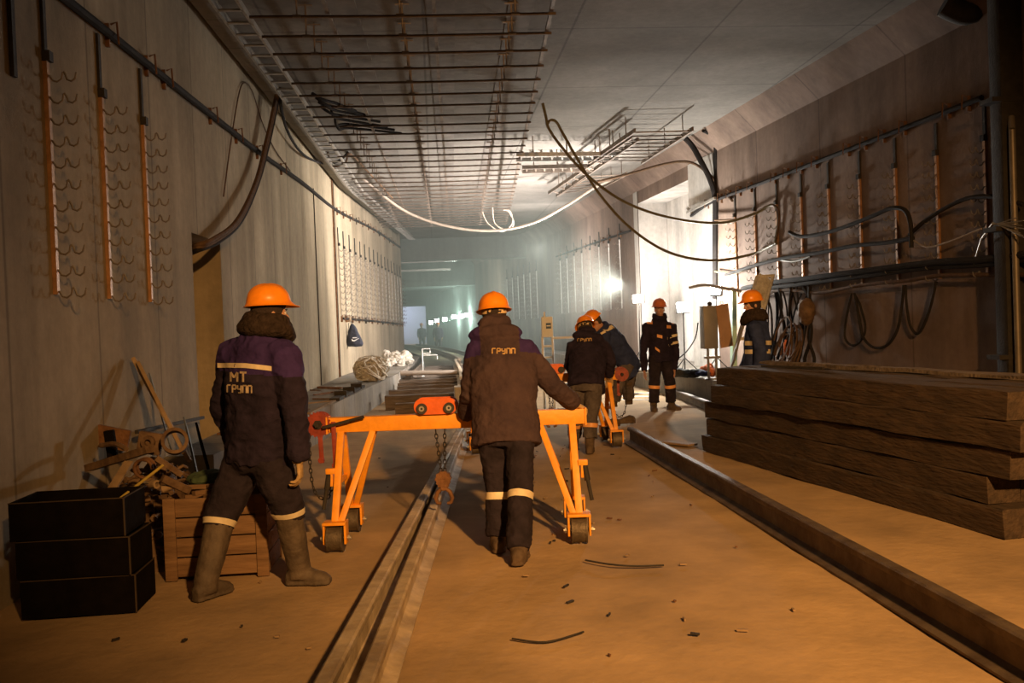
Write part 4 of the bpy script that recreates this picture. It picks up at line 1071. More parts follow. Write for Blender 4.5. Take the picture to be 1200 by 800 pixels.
# worker walking on the left
J = dict(head=gy(317, 367, 5.88), face=(.92, .40, .0), hup=(-.12, 0, 1), neck=gy(309, 388, 5.88), shL=gy(276, 410, 5.98), shR=gy(333, 413, 5.74), elL=gy(262, 478, 6.12), elR=gy(347, 485, 5.68),
         wrL=gy(280, 532, 6.28), wrR=gy(350, 538, 5.70), hipL=gy(286, 541, 5.95), hipR=gy(316, 541, 5.82), knL=gy(258, 608, 5.86), knR=gy(338, 598, 5.84), anL=gy(241, 688, 5.70), anR=gy(351, 671, 5.90),
         hdL=(.3, .2, -1), pnL=(1, 0, .2), thL=(0, 1, 0), hdR=(.05, .02, -1), pnR=(-1, 0, 0), thR=(.4, .9, 0), curlR=36)
bA, jv, tv, g, jo, to = person(J, 'person in orange hard hat and rubber boots walking right past the crates on the left', toes={'L': (.55, .80), 'R': (.98, -.12)}, boot_top=.44, cuff=.14, shaft=.082, legw=1.18, yoke_t=.81, hemdrop=.0, torso_w=1.10, jk=1.4, sleeve=1.08)
obj('reflective_stripe', patch(jv, [((252, 425), (288, 425.5), (288, 431), (252, 430.5)), ((288, 425.5), (319, 429), (319, 434.5), (288, 431))], n=10), 'reflective', jo)
obj('back_lettering', patch(jv, word_quads('МТ', 271, 436, 292, 436.5, 11, 2.4) + word_quads('ГРУПП', 267, 451, 297, 452, 8.5, 1.7), .004), 'letter_print', jo)
for s, t in (('L', .06), ('R', .02)): bands(to, tv, g['kn' + s], g['an' + s], t, .035)

# worker pushing the near gantry, seen from behind
J = dict(head=gy(579, 371, 6.86), face=(-.10, .98, -.14), hup=(-.02, .10, 1), neck=gy(581, 389, 6.80), shL=gy(561, 408, 6.76), shR=gy(614, 410, 6.70), elL=gy(551, 464, 6.72), elR=gy(650, 454, 6.72),
         wrL=gy(546, 486, 6.90), wrR=gy(673, 473, 6.86), hipL=gy(577, 510, 6.56), hipR=gy(609, 511, 6.50), knL=gy(583, 576, 6.52), knR=gy(610, 580, 6.30), anL=gy(584, 634, 6.46), anR=gy(608, 651, 6.10),
         hdL=(-.1, .9, -.1), pnL=(0, 0, -1), thL=(1, 0, 0), hdR=(.55, .45, -.30), pnR=(-.2, .2, -1), thR=(-.5, 1, 0), curlR=48, curlL=45)
bB, jv, tv, g, jo, to = person(J, 'person from behind in worn hooded jacket pushing the near orange gantry', jacket='jacket_worn', yoke_t=.90, collar=None, hood=True, bootm='boot_dark',
                               boot_top=.10, boots_over=False, toes={'L': (0, 1), 'R': (.25, 1)}, hemdrop=.07, torso_w=1.12, sleeve=1.02, legw=.98, hatface=False, floor=(0, 0))
obj('back_lettering', patch(jv, word_quads('ГРУПП', 577, 408.5, 605, 408.5, 6.0, 1.5), .004), 'letter_worn', jo)
for s, t in (('L', .08), ('R', .02)): bands(to, tv, g['kn' + s], g['an' + s], t, .05)

# worker bending at the far gantry
J = dict(head=gy(686, 386, 11.75), face=(-.05, .86, -.5), hup=(0, .5, .86), neck=gy(688, 396, 11.60), shL=gy(672, 405, 11.5), shR=gy(707, 405, 11.5), elL=gy(668, 428, 11.6), elR=gy(716, 424, 11.5),
         wrL=gy(676, 443, 11.75), wrR=gy(714, 441, 11.62), hipL=gy(677, 452, 11.18), hipR=gy(697, 452, 11.12), knL=gy(674, 487, 11.2), knR=gy(692, 488, 11.05), anL=gy(673, 519, 11.35), anR=gy(691, 522, 11.0),
         hdL=(.2, .6, -.5), pnL=(0, 0, -1), thL=(1, 0, 0), hdR=(.1, .5, -.6), pnR=(0, .3, -1), thR=(-1, 0, 0), curlR=40)
bC, jv, tv, g, jo, to = person(J, 'person from behind in dark hooded jacket and grey trousers, bending over the farther gantry', jacket='jacket_dark', yoke='jacket_dark', trousers='trousers_grey', collar=None, hood=True,
                               bootm='boot_dark', boot_top=.40, toes={'L': (0, 1), 'R': (.2, 1)}, hemdrop=.05, torso_w=1.05, hatface=False, legw=1.02)
for s in 'LR': bands(to, tv, g['kn' + s], g['an' + s], .30, .05, 'reflective_orange')
obj('back_lettering', patch(jv, word_quads('ГРУПП', 677, 397, 694, 396.5, 3.2, 1.0), .004), 'letter_worn', jo)

# worker bent low behind him
J = dict(head=gy(697, 378, 13.0), face=(-.75, -.1, -.65), hup=(-.6, 0, .8), neck=gy(706, 386, 13.1), shL=gy(708, 392, 13.0), shR=gy(716, 388, 13.35), elL=gy(706, 418, 12.9), elR=gy(714, 415, 13.3),
         wrL=gy(705, 440, 12.8), wrR=gy(708, 436, 13.2), hipL=gy(735, 429, 13.2), hipR=gy(740, 427, 13.45), knL=gy(724, 452, 13.1), knR=gy(736, 453, 13.4), anL=gy(719, 474, 13.2), anR=gy(737, 471, 13.5),
         hdL=(-.1, 0, -1), pnL=(-1, 0, 0), thL=(0, 1, 0), hdR=(-.1, 0, -1), pnR=(-1, 0, 0), thR=(0, -1, 0))
bD, jv, tv, g, jo, to = person(J, 'person in blue jacket with yellow shoulder band, stooping left behind the farther gantry', jacket='jacket_blue', yoke='jacket_blue', trousers='trousers_grey', collar='plain', bootm='boot_dark',
                               boot_top=.34, toes={'L': (-1, 0), 'R': (-1, -.1)}, hatface=False, cap=False, gloves=(0, 0), hat='hat_orange', floor=(.05, .05))
obj('reflective_stripe', patch(jv, [((702, 388), (726, 376), (730, 379), (705, 392))], n=10), 'reflective', jo)

# worker facing the camera
J = dict(head=gy(773, 362.5, 15.0), face=(.02, -1, .0), hup=(.02, 0, 1), neck=gy(773, 372, 15.0), shL=gy(787, 382, 15.05), shR=gy(758, 382, 15.0), elL=gy(792, 412, 15.1), elR=gy(754, 412, 15.0),
         wrL=gy(790, 434, 14.95), wrR=gy(755, 435, 14.9), hipL=gy(780, 419, 15.05), hipR=gy(768, 419, 15.0), knL=gy(785, 449, 14.95), knR=gy(767, 450, 14.95), anL=gy(787, 476, 15.0), anR=gy(766, 477, 14.95),
         hdL=(-.05, -.1, -1), pnL=(-1, 0, 0), thL=(0, -1, 0), hdR=(-.05, -.1, -1), pnR=(1, 0, 0), thR=(0, -1, 0))
bE, jv, tv, g, jo, to = person(J, 'person facing the camera in dark open jacket before the bright niche', jacket='jacket_dark', yoke='jacket_dark', collar='plain', bootm='boot_dark', boot_top=.30,
                               toes={'L': (.5, -.85), 'R': (-.15, -1)}, cap=False, gloves=(0, 0), hat='hat_rust', floor=(.07, .07), hemdrop=.06, sleeve=.88, torso_w=.92, legw=1.05, cuff=.8, jk=1.4)
obj('sweater', patch(jv, [((768, 376), (778, 376), (781, 418), (770, 420))], .006, n=8), 'sweater_black', jo)
obj('badge', patch(jv, [((758, 376), (765, 376), (765, 380), (758, 379.5))], .008), 'reflective_orange', jo)
obj('badge', patch(jv, [((781, 381), (786, 381.5), (786, 385), (781, 384.5))], .008), 'reflective_orange', jo)
obj('badge', patch(jv, [((770, 391.5), (776, 393), (776, 396.5), (770, 395))], .009), 'reflective_orange', jo)
obj('badge', patch(jv, [((768, 406), (773, 410), (773, 413), (768, 409))], .009), 'reflective_orange', jo)
for t in (.35, .62): bands(jo, jv, g['shL'], g['elL'], t, .04)
for s in 'LR': bands(to, tv, g['kn' + s], g['an' + s], .12, .05, 'reflective_orange')

# worker in a striped vest behind the timber stack
Y = 11.3
J = dict(head=gy(881, 357, Y), face=(-.96, -.22, -.08), hup=(-.05, 0, 1), neck=gy(886, 373, Y), shL=gy(884, 383, Y - .18), shR=gy(891, 381, Y + .18), elL=gy(892, 410, Y - .26), elR=gy(880, 412, Y + .2),
         wrL=gy(888, 436, Y - .25), wrR=gy(872, 430, Y + .1), hipL=gy(886, 440, Y - .09), hipR=gy(888, 439, Y + .09), knL=gy(884, 482, Y - .1), knR=gy(880, 481, Y + .1), anL=gy(888, 519, Y - .1), anR=gy(884, 517, Y + .12),
         hdL=(-.1, 0, -1), pnL=(0, 1, 0), thL=(-1, 0, 0), hdR=(-.3, 0, -1), pnR=(0, -1, 0), thR=(-1, 0, 0))
bF, jv, tv, g, jo, to = person(J, 'person in blue vest with yellow stripes facing left behind the timber stack', jacket='jacket_blue', yoke='jacket_blue', collar='fleece', bootm='boot_dark', boot_top=.34,
                               toes={'L': (-1, -.2), 'R': (-1, 0)}, cap=True, gloves=(0, 0), torso_w=1.0, hemdrop=.10)
for z in (403.5, 413.5):
    obj('vest_stripe', patch(jv, [((869, z - 4), (882, z - 4), (882, z + 1), (869, z + 1)), ((897, z - 4.5), (905, z - 4.5), (905, z + .5), (897, z + .5))], .006), 'reflective', jo)
# two distant figures in the haze
for (px, py, Y, lb) in ((494, 383, 62, 'hazy standing figure far down the tunnel by the pale far opening'), (513, 384, 55, 'hazy figure far down the tunnel under the small greenish lamps')):
    c = gz(px, py, .95 + .95 if False else 1.1); c = gy(px, 383, Y); c.z = 0
    o = lambda x, y, z: c + V((x, y, z))
    J = dict(head=o(0, 0, 1.66), face=(.3, -1, 0), hup=(0, 0, 1), neck=o(0, 0, 1.5), shL=o(.19, 0, 1.42), shR=o(-.19, 0, 1.42), elL=o(.25, 0, 1.12), elR=o(-.25, 0, 1.12), wrL=o(.22, -.08, .9), wrR=o(-.22, -.08, .9),
             hipL=o(.1, 0, .92), hipR=o(-.1, 0, .92), knL=o(.12, 0, .5), knR=o(-.12, 0, .5), anL=o(.12, 0, .08), anR=o(-.12, 0, .08), hdL=(0, 0, -1), pnL=(-1, 0, 0), thL=(0, -1, 0), hdR=(0, 0, -1), pnR=(1, 0, 0), thR=(0, -1, 0))
    person(J, lb, yoke='jacket_dark', hatface=False, detail=2.2, hat='hat_rust', collar=None)

# ---------------------------------------------------------------- crates and scrap on the left
def tray(bm, c, s, t=.018, rotz=0.0):
    """open box with separate boards: c = centre of the underside"""
    R = Matrix.Rotation(rotz, 3, 'Z'); c = V(c)
    for (dx, dy, sx, sy) in ((0, -s[1] / 2 + t / 2, s[0], t), (0, s[1] / 2 - t / 2, s[0], t), (-s[0] / 2 + t / 2, 0, t, s[1] - 2 * t), (s[0] / 2 - t / 2, 0, t, s[1] - 2 * t)):
        box(bm, c + R @ V((dx, dy, s[2] / 2)), (sx, sy, s[2]), R, bevel=.002)
    box(bm, c + R @ V((0, 0, t / 2)), (s[0] - 2 * t, s[1] - 2 * t, t), R)
bx = [(-2.085, 5.70, 0.0, .02, 'bottom'), (-2.095, 5.69, .224, -.015, 'middle'), (-2.12, 5.68, .448, .01, 'top')]
for x, y, z, r, nm in bx:
    bm = bmn(); tray(bm, (x, y, z + .001), (.63, .40, .218), rotz=r)
    t = single('black_box', bm, 'black_board', 'open black wooden box by the left wall, %s one of the stack of three' % nm, 'box', 'black wooden boxes stacked by the left wall', smooth=False)
    bm = bmn(); R = Matrix.Rotation(r, 3, 'Z')
    box(bm, V((x, y, z)) + R @ V((.315, -.2, .11)), (.008, .008, .216), R); box(bm, V((x, y, z)) + R @ V((0, -.2, .2175)), (.63, .006, .006), R); box(bm, V((x, y, z)) + R @ V((.315, 0, .2175)), (.006, .4, .006), R)
    obj('edge_strip', bm, 'worn_edge', t)
# plank crate
cx, cy = -1.46, 6.42; cw, cd, ch = .64, .46, .53
t = thing('wooden_crate', 'wooden plank crate full of scrap behind the walking worker on the left', 'crate', (cx, cy, 0))
for k in range(4):
    z = .02 + k * .128
    for sy in (-1, 1):
        bm = bmn(); box(bm, (cx, cy + sy * cd / 2, z + .06), (cw - .02, .018, .118), bevel=.003); obj('side_plank', bm, 'crate_wood', t)
    for sx in (-1, 1):
        bm = bmn(); box(bm, (cx + sx * (cw / 2 - .005), cy, z + .06), (.018, cd - .04, .118), bevel=.003); obj('end_plank', bm, 'crate_wood', t)
for sx in (-1, 1):
    for sy in (-1, 1):
        bm = bmn(); box(bm, (cx + sx * (cw / 2 - .03), cy + sy * (cd / 2 + .017), ch / 2), (.075, .02, ch), bevel=.003); obj('corner_post', bm, 'crate_wood', t)
bm = bmn(); box(bm, (cx, cy, .02), (cw - .04, cd - .04, .02)); box(bm, (cx, cy, .40), (cw - .05, cd - .05, .02)); obj('crate_floor', bm, 'crate_wood', t)
# heap of scrap: a mound of small fittings with single pieces on it
bm = bmn(); rnd = random.Random(11)
def mound(x, y): return max(0, .62 * (1 - ((x + 2.10) / .46) ** 2 - ((y - 7.25) / .85) ** 2))
for k in range(420):
    x = -2.10 + rnd.uniform(-.44, .46); y = 7.25 + rnd.uniform(-.85, .85); zt = mound(x, y)
    if zt <= 0.02: continue
    z = zt * rnd.uniform(.55, 1.0) + .01
    R = Matrix.Rotation(rnd.uniform(0, 6.28), 3, 'Z') @ Matrix.Rotation(rnd.uniform(-1.2, 1.2), 3, 'X'); kind = k % 3
    if kind == 0: box(bm, (x, y, z), (rnd.uniform(.05, .16), rnd.uniform(.03, .07), .018), R, bevel=.003)
    elif kind == 1:
        d = R @ V((rnd.uniform(.05, .11), 0, 0)); cyl(bm, V((x, y, z)) - d, V((x, y, z)) + d, rnd.uniform(.009, .02), 7)
    else: annulus(bm, (x, y, z), R @ V((0, 0, 1)), rnd.uniform(.03, .055), .02, .02, 10)
for k in range(14):
    a = rnd.uniform(0, 6.28)
ms = bmesh.ops.create_grid(bm, x_segments=16, y_segments=20, size=1)
for v in ms['verts']:
    x = -2.10 + v.co.x * .43; y = 7.25 + v.co.y * .8; v.co = V((x, y, mound(x, y) * .80 + .03 * noise.noise(V((x * 9, y * 9, 1))) - .01))
single('scrap_heap', bm, 'scrap_steel', 'heap of small rusty track fittings against the left wall behind the black boxes', 'scrap', kind='stuff', smooth=False)
def item(name, bm, m, label, cat='scrap', group=None, smooth=True): return single(name, bm, m, label, cat, group, smooth)
bm = bmn(); c = gy(205, 517, 6.55); annulus(bm, c, (.25, -1, .2), .088, .066, .16, 28); item('pipe_ring', bm, 'scrap_steel', 'large rusty pipe ring on top of the scrap heap', 'pipe ring')
bm = bmn(); c = gy(176, 519, 6.6); box(bm, c, (.16, .05, .15), Matrix.Rotation(.2, 3, 'Y'), bevel=.01); annulus(bm, c + V((0, -.04, .01)), (0, 1, 0), .045, .022, .04, 16); item('steel_flange', bm, 'scrap_steel', 'square rusty flange with a round hole left of the pipe ring', 'flange')
bm = bmn(); bar(bm, gy(104, 548, 6.9), gy(176, 526, 6.5), .07, .05); item('steel_channel', bm, 'scrap_steel', 'wide rusty channel lying aslant on the left of the scrap heap', 'channel')
bm = bmn(); bar(bm, gy(131, 573, 6.15), gy(151, 541, 6.45), .055, .015, up=(0, 1, 0)); item('steel_plate', bm, 'plank_wood', 'pale flat strip standing in the scrap just behind the top black box', 'strip')
bm = bmn(); tube(bm, [gy(138, 586, 5.80), gy(191, 545, 6.10)], .009, 8); item('stick', bm, 'yellow_stick', 'thin yellow stick slanting from the top black box onto the scrap heap', 'stick')
bm = bmn(); tube(bm, [gy(191, 573, 6.15), gy(207, 567, 6.15)], [.026, .017], 12); annulus(bm, gy(181, 567, 6.15), (.8, -.6, 0), .028, .014, .05, 14); item('pipe_nozzle', bm, 'plank_wood', 'pale brass-coloured pipe nozzle on the front of the scrap heap', 'nozzle')
bm = bmn()
for a0 in (0,):
    c = gy(167, 550, 6.3); tube(bm, [c + V((.062 * math.cos(a), 0.01 * a, .062 * math.sin(a))) for a in [k * .35 for k in range(30)]], .011, 8)
item('wire_coil', bm, 'rust', 'small rusty coil of thick wire in the middle of the scrap heap', 'coil')
bm = bmn(); bar(bm, gy(183, 536, 6.15), gy(213, 556, 6.2), .05, .035); bar(bm, gy(190, 560, 6.1), gy(222, 575, 6.2), .05, .05, bevel=.006); item('rail_clamp', bm, 'scrap_steel', 'thick rusty clamp bars below the pipe ring', 'clamp')
bm = bmn(); c = gy(128, 512, 7.4); box(bm, c, (.30, .03, .16), Matrix.Rotation(.25, 3, 'Y')); item('steel_plate', bm, 'rust', 'dark rusty plate leaning on the wall at the back of the scrap heap', 'plate')
bm = bmn(); c = gy(130, 520, 7.0); box(bm, c, (.07, .05, .20), Matrix.Rotation(-.1, 3, 'Y'), bevel=.008); item('steel_box', bm, 'black_board', 'small black upright block at the back left of the scrap heap', 'block')
bm = bmn(); tube(bm, spline([gy(118, 522, 6.9), gy(135, 520, 6.8), gy(148, 526, 6.7)], 5), .018, 8); item('bent_pipe', bm, 'scrap_steel', 'bent rusty pipe on the upper left of the scrap heap', 'pipe')
names = [('rail_clip', 'small rusty rail clip lying on the scrap heap'), ('bolt', 'rusty bolt lying on the scrap heap'), ('washer', 'rusty washer ring lying on the scrap heap')]
for k in range(26):
    x = -2.05 + rnd.uniform(-.3, .4); y = 6.9 + rnd.uniform(-.35, .35); z = mound(x, y) + .03; R = Matrix.Rotation(rnd.uniform(0, 6.28), 3, 'Z') @ Matrix.Rotation(rnd.uniform(-.8, .8), 3, 'X'); c = V((x, y, z)); bm = bmn(); q = k % 3
    if q == 0: tube(bm, [c + R @ V(p) for p in ((-.05, -.03, 0), (-.04, .03, 0), (0, .04, .02), (.04, .03, 0), (.05, -.03, 0), (.02, -.045, 0))], .012, 7)
    elif q == 1: cyl(bm, c - R @ V((.08, 0, 0)), c + R @ V((.08, 0, 0)), .012, 8); cyl(bm, c + R @ V((.08, 0, 0)), c + R @ V((.10, 0, 0)), .024, 6)
    else: annulus(bm, c, R @ V((0, .3, 1)), .05, .025, .018, 16)
    item(names[q][0], bm, 'scrap_steel', names[q][1], ['clip', 'bolt', 'washer'][q], names[q][0].replace('_', ' ') + 's on the scrap heap')
# scrap in the plank crate
for k in range(7):
    c = V((cx + rnd.uniform(-.22, .22), cy + rnd.uniform(-.12, .12), .50 + rnd.uniform(0, .05))); R = Matrix.Rotation(rnd.uniform(0, 6.28), 3, 'Z') @ Matrix.Rotation(rnd.uniform(-.5, .5), 3, 'X'); bm = bmn()
    box(bm, c, (.24, .05, .03), R, bevel=.005); item('wood_offcut', bm, 'crate_wood', 'rough wooden offcut sticking out of the plank crate', 'offcut', 'offcuts in the plank crate', False)
bm = bmn(); c = gy(243, 560, 6.75)
for k in range(7): ball(bm, c + V((rnd.uniform(-.12, .12), rnd.uniform(-.1, .1), rnd.uniform(-.05, .05))), (.10, .09, .05))
b_ = fuse_mesh(bm, .014, 2, .02, 12); item('rag', b_, 'green_cloth', 'dark green cloth crumpled behind the plank crate', 'cloth')
# leaning planks and sheets by the doorway
def lean(name, m, label, p, q, w_, th_, cat):
    bm = bmn(); bar(bm, p, q, w_, th_, up=(1, 0, 0), bevel=.004); return single(name, bm, m, label, cat, smooth=False)
lean('plank', 'plank_wood', 'long brown plank leaning against the left wall over the scrap heap', PL(222, 540, .55), PL(157, 420, .06), .075, .035, 'plank')
lean('plank', 'plank_wood', 'narrow brown plank leaning close beside the longer one on the left wall', PL(215, 530, .62), PL(162, 425, .12), .04, .03, 'plank')
lean('steel_strip', 'grey_sheet', 'grey steel strip leaning behind the brown planks on the left wall', PL(200, 525, .35), PL(176, 440, .03), .08, .012, 'strip')
bm = bmn(); bar(bm, PL(160, 506, .12), PL(238, 489, .1), .03, .03); single('steel_bar', bm, 'dark_steel', 'thin dark bar along the left wall behind the pipe ring', 'bar')
lean('sheet', 'grey_sheet', 'grey metal sheet leaning by the doorway behind the walking worker', gy(232, 560, 8.2), gy(218, 498, 8.7), .22, .015, 'metal sheet')
lean('sheet', 'black_board', 'black board leaning beside the grey sheet by the doorway', gy(246, 556, 8.0), gy(232, 505, 8.5), .20, .02, 'board')
lean('sheet', 'grey_sheet', 'tall grey board standing behind the plank crate and the boots', gy(316, 655, 6.75), gy(318, 575, 6.85), .10, .02, 'board')

# ---------------------------------------------------------------- things on the left ledge and wall
p = PL(409, 379, .10); t = thing('hanging_bag', 'small navy drawstring bag hanging on the left wall over the ledge', 'bag', p)
bm = bmn()
rings(bm, [(p + V((.10 + dx, 0, z)), V((a, 0, 0)), V((0, b, 0))) for z, a, b, dx in ((0, .03, .02, -.02), (-.08, .08, .04, -.01), (-.25, .14, .06, 0), (-.42, .20, .08, .02), (-.52, .22, .075, .03), (-.60, .19, .05, .03))], 18)
bag = obj('bag_body', fuse_mesh(bm, .015, 2, .012, 9), 'bag_navy', t)
bm = bmn(); c = p + V((.15, -.095, -.42)); tube(bm, [c + V((-.09, 0, .02)), c + V((-.07, 0, -.02)), c + V((-.03, 0, -.03)), c + V((.10, 0, .035))], [.006, .020, .018, .003], 8)
box(bm, c + V((-.01, 0, .05)), (.11, .01, .025)); obj('emblem', bm, 'white_print', bag)
bm = bmn(); tube(bm, [p + V((.06, -.03, .0)), p + V((.02, -.02, .12)), p + V((.10, .0, 0))], .008, 6); tube(bm, [p + V((.0, -.04, .02)), p + V((-.06, -.05, -.5))], .008, 6); obj('cord', bm, 'cable_black', t)
bm = bmn(); ball(bm, p + V((.0, -.03, .10)), (.07, .05, .06)); b_ = fuse_mesh(bm, .012, 1, .01, 20); o_ = obj('knot', b_, 'plank_wood', t)
bm = bmn(); c = gy(434, 433, 20.2); c.z = HL + .27; rnd = random.Random(4)
for k in range(60):
    pts = []; ax = V((rnd.uniform(-1, 1), rnd.uniform(-1, 1), rnd.uniform(-1, 1))).normalized(); A_, B_ = frame(ax); rr_ = rnd.uniform(.20, .33); a0 = rnd.uniform(0, 6.28)
    for i in range(14):
        a = a0 + i * .33; q = (A_ * math.cos(a) + B_ * math.sin(a)) * rr_ * (1 + .1 * math.sin(a * 3)) + ax * rnd.uniform(-.02, .02) + ax * .1; pts.append(c + V((q.x * 1.1, q.y, q.z * .86)))
    tube(bm, pts, rnd.uniform(.012, .03), 5)
fb = bmn()
for k in range(26):
    a = rnd.uniform(0, 6.28); e = rnd.uniform(-.9, 1.3); ball(fb, c + V((.19 * math.cos(a) * math.cos(e), .17 * math.sin(a) * math.cos(e), .17 * math.sin(e) - .03)), (rnd.uniform(.05, .11), .08, .07), u=8, v=6)
ball(fb, c, (.19, .18, .2)); fb = fuse_mesh(fb, .017, 0, .10, 15)
tm = bpy.data.meshes.new('tmp'); fb.to_mesh(tm); fb.free(); bm.from_mesh(tm); bpy.data.meshes.remove(tm)
single('rag_bundle', bm, 'rag', 'big pale tangle of rope and rags on the left ledge under the bag', 'bundle')
c = gy(464, 420, 29); c.z = HL
bm = bmn(); rnd = random.Random(8)
for k in range(26): ball(bm, c + V((rnd.uniform(-.25, .35), rnd.uniform(-1.5, 1.5), rnd.uniform(.02, .30))), (.16, .2, .12), u=8, v=6)
single('rubble_sacks', fuse_mesh(bm, .03, 0, .12, 5), 'rag', 'pale rubble and sacks heaped at the far end of the left ledge', 'rubble', kind='stuff')
# loose bits on the ledge
for (m, lb, p, q, w_, h_) in (('dark_steel', 'dark steel channel with brackets lying on the near part of the left ledge', (392, 470), (423, 454), .16, .05), ('rust', 'rusty flat bar lying on the left ledge against the wall', (373, 455), (402, 456), .06, .04),
                              ('grey_sheet', 'grey flat strip lying on the left ledge behind the channel', (400, 457), (420, 452), .10, .02), ('plank_wood', 'pale lath lying across the near end of the left ledge', (362, 485), (392, 470), .05, .02)):
    bm = bmn(); a_ = gz(*p, HL); b_ = gz(*q, HL); bar(bm, a_ + V((0, 0, h_ / 2)), b_ + V((0, 0, h_ / 2)), w_, h_)
    if m == 'dark_steel':
        for u in (.2, .5, .8): s = a_.lerp(b_, u); box(bm, s + V((0, 0, .07)), (.20, .06, .10))
    single('ledge_scrap', bm, m, lb, 'scrap', smooth=False)
rnd = random.Random(5)
for k in range(22):
    y = rnd.uniform(10.5, 18.5); x = rnd.uniform(lwx(y) + .1, lex(y) - .1); a = rnd.uniform(0, 3.14); L = rnd.uniform(.08, .30); d = V((math.cos(a), math.sin(a), 0)) * L; z = HL + .012; bm = bmn()
    bar(bm, V((x, y, z)) - d, V((x, y, z)) + d, rnd.uniform(.02, .07), .02)
    single('debris_piece', bm, rnd.choice(['rust', 'plank_wood', 'scrap_steel']), 'small piece of debris lying on the near half of the left ledge', 'debris', 'debris on the left ledge', False)
for k in range(84):
    x, y = rnd.uniform(-2.0, 2.2), rnd.uniform(3.6, 12); a = rnd.uniform(0, 3.14); L = rnd.uniform(.006, .028); d = V((math.cos(a), math.sin(a), 0)) * L
    if abs(x) < .45 and y < 14: x += .9
    bm = bmn(); bar(bm, V((x, y, .006)) - d, V((x, y, .006)) + d, rnd.uniform(.006, .018), .010)
    single('wood_chip', bm, rnd.choice(['dark_steel', 'plank_wood', 'rust']), 'tiny dark chip lying on the sand floor', 'chip', 'chips on the sand floor', False)
bm = bmn(); tube(bm, spline([gz(686, 656, .012), gz(715, 661, .02), (gz(745, 663, .012)), gz(778, 662, .012)], 5), .006, 6); single('twig', bm, 'dark_steel', 'thin dark twig of wire on the sand right of the gantry pusher', 'wire')
bm = bmn(); tube(bm, spline([gz(600, 748, .012), gz(640, 752, .012), gz(684, 740, .012)], 5), .005, 6); single('twig', bm, 'dark_steel', 'thin bent wire on the sand in the foreground', 'wire')
bm = bmn(); a_ = gz(778, 519); b_ = gz(812, 523); bar(bm, a_ + V((0, 0, .02)), b_ + V((0, 0, .02)), .16, .025); single('board_scrap', bm, 'plank_wood', 'flat broken board on the sand by the far corner of the timber stack', 'board', smooth=False)

# ---------------------------------------------------------------- things by the right wall
# meter box on a white pipe frame
c = gy(641, 383, 16.5); t = thing('meter_box', 'white electric meter box on a white pipe frame behind the gantry pusher', 'meter box', (c.x, c.y, 0))
bm = bmn(); box(bm, (c.x, c.y, c.z), (.20, .12, .36), bevel=.01); box(bm, (c.x - .04, c.y, c.z + .22), (.03, .03, .10)); mb = obj('box', bm, 'white_paint', t)
bm = bmn(); box(bm, (c.x + .02, c.y - .063, c.z + .02), (.09, .006, .10)); obj('display', bm, 'blue_print', mb)
bm = bmn(); box(bm, (c.x + .02, c.y - .067, c.z + .02), (.07, .004, .02)); obj('display_strip', bm, 'white_paint', mb)
bm = bmn()
for dx in (-.09, .09): cyl(bm, (c.x + dx, c.y, 0), (c.x + dx, c.y, c.z - .17), .022, 8)
for z in (.95, 1.15): cyl(bm, (c.x - .09, c.y, z), (c.x + .09, c.y, z), .018, 8)
cyl(bm, (c.x + .09, c.y, c.z - .2), (c.x + .62, c.y, c.z - .2), .022, 8); cyl(bm, (c.x + .62, c.y, 0), (c.x + .62, c.y, c.z - .2), .022, 8)
cyl(bm, (c.x - .1, c.y, .78), (c.x + 1.2, c.y, .82), .03, 8); cyl(bm, (c.x - .1, c.y - .1, .45), (c.x + 1.3, c.y - .1, .45), .04, 8)
obj('stand', bm, 'white_paint', t)
# floodlight fixtures
def lamp(px, py, Y, aim, label, m='lamp_lens', s=.16, legs=True, zb=0.5, en=0, colr=(1, 1, 1)):
    c = gy(px, py, Y); t = thing('work_lamp', label, 'work lamp', (c.x, c.y, zb if legs else c.z)); d = unit(aim); A_, B_ = frame(d); R = Matrix((A_, d, B_)).transposed()
    bm = bmn(); box(bm, c - d * .05, (s * 1.3, .09, s), R, bevel=.01); box(bm, c - d * .11, (s * .9, .04, s * .7), R); obj('housing', bm, 'lamp_housing', t)
    bm = bmn(); box(bm, c + d * .001, (s * 1.15, .008, s * .85), R); obj('lens', bm, m, t)
    if legs:
        bm = bmn(); cyl(bm, c - d * .05, (c.x, c.y + .05, zb), .015, 8)
        for a in (0, 2.1, 4.2): cyl(bm, (c.x, c.y + .05, zb + .25), (c.x + .25 * math.cos(a), c.y + .05 + .25 * math.sin(a), zb), .01, 6)
        obj('stand', bm, 'dark_steel', t)
    return t, c
lamp(748, 350, 23.2, (-.45, -1, .05), 'glaring floodlight on a stand at the left edge of the bright niche', s=.22)
lamp(801, 360, 18.6, (-.1, -1, .12), 'glaring floodlight on a stand at the foot of the pale pilaster', s=.22)
lamp(838, 340, 18.2, (-.6, -.8, .3), 'glaring floodlight above the grey cabinet by the right wall', s=.20)
for k, (px, py, Y) in enumerate(((505, 378, 66), (512, 375.5, 63), (521, 374, 60), (532, 371, 57), (541, 370, 55), (548, 369, 53.5))):
    lamp(px, py, Y, (-.5, -1, 0), 'small greenish lamp glowing far down the tunnel, %s of six from the left' % ORD[k], m='lamp_lens_green', s=.26, legs=False)
for x, y, z, e in ((.9, 60, 2.0, 260), (1.6, 54.5, 2.1, 300)):
    point('far_lamp_light', (x, y, z), e, COOL, .2)
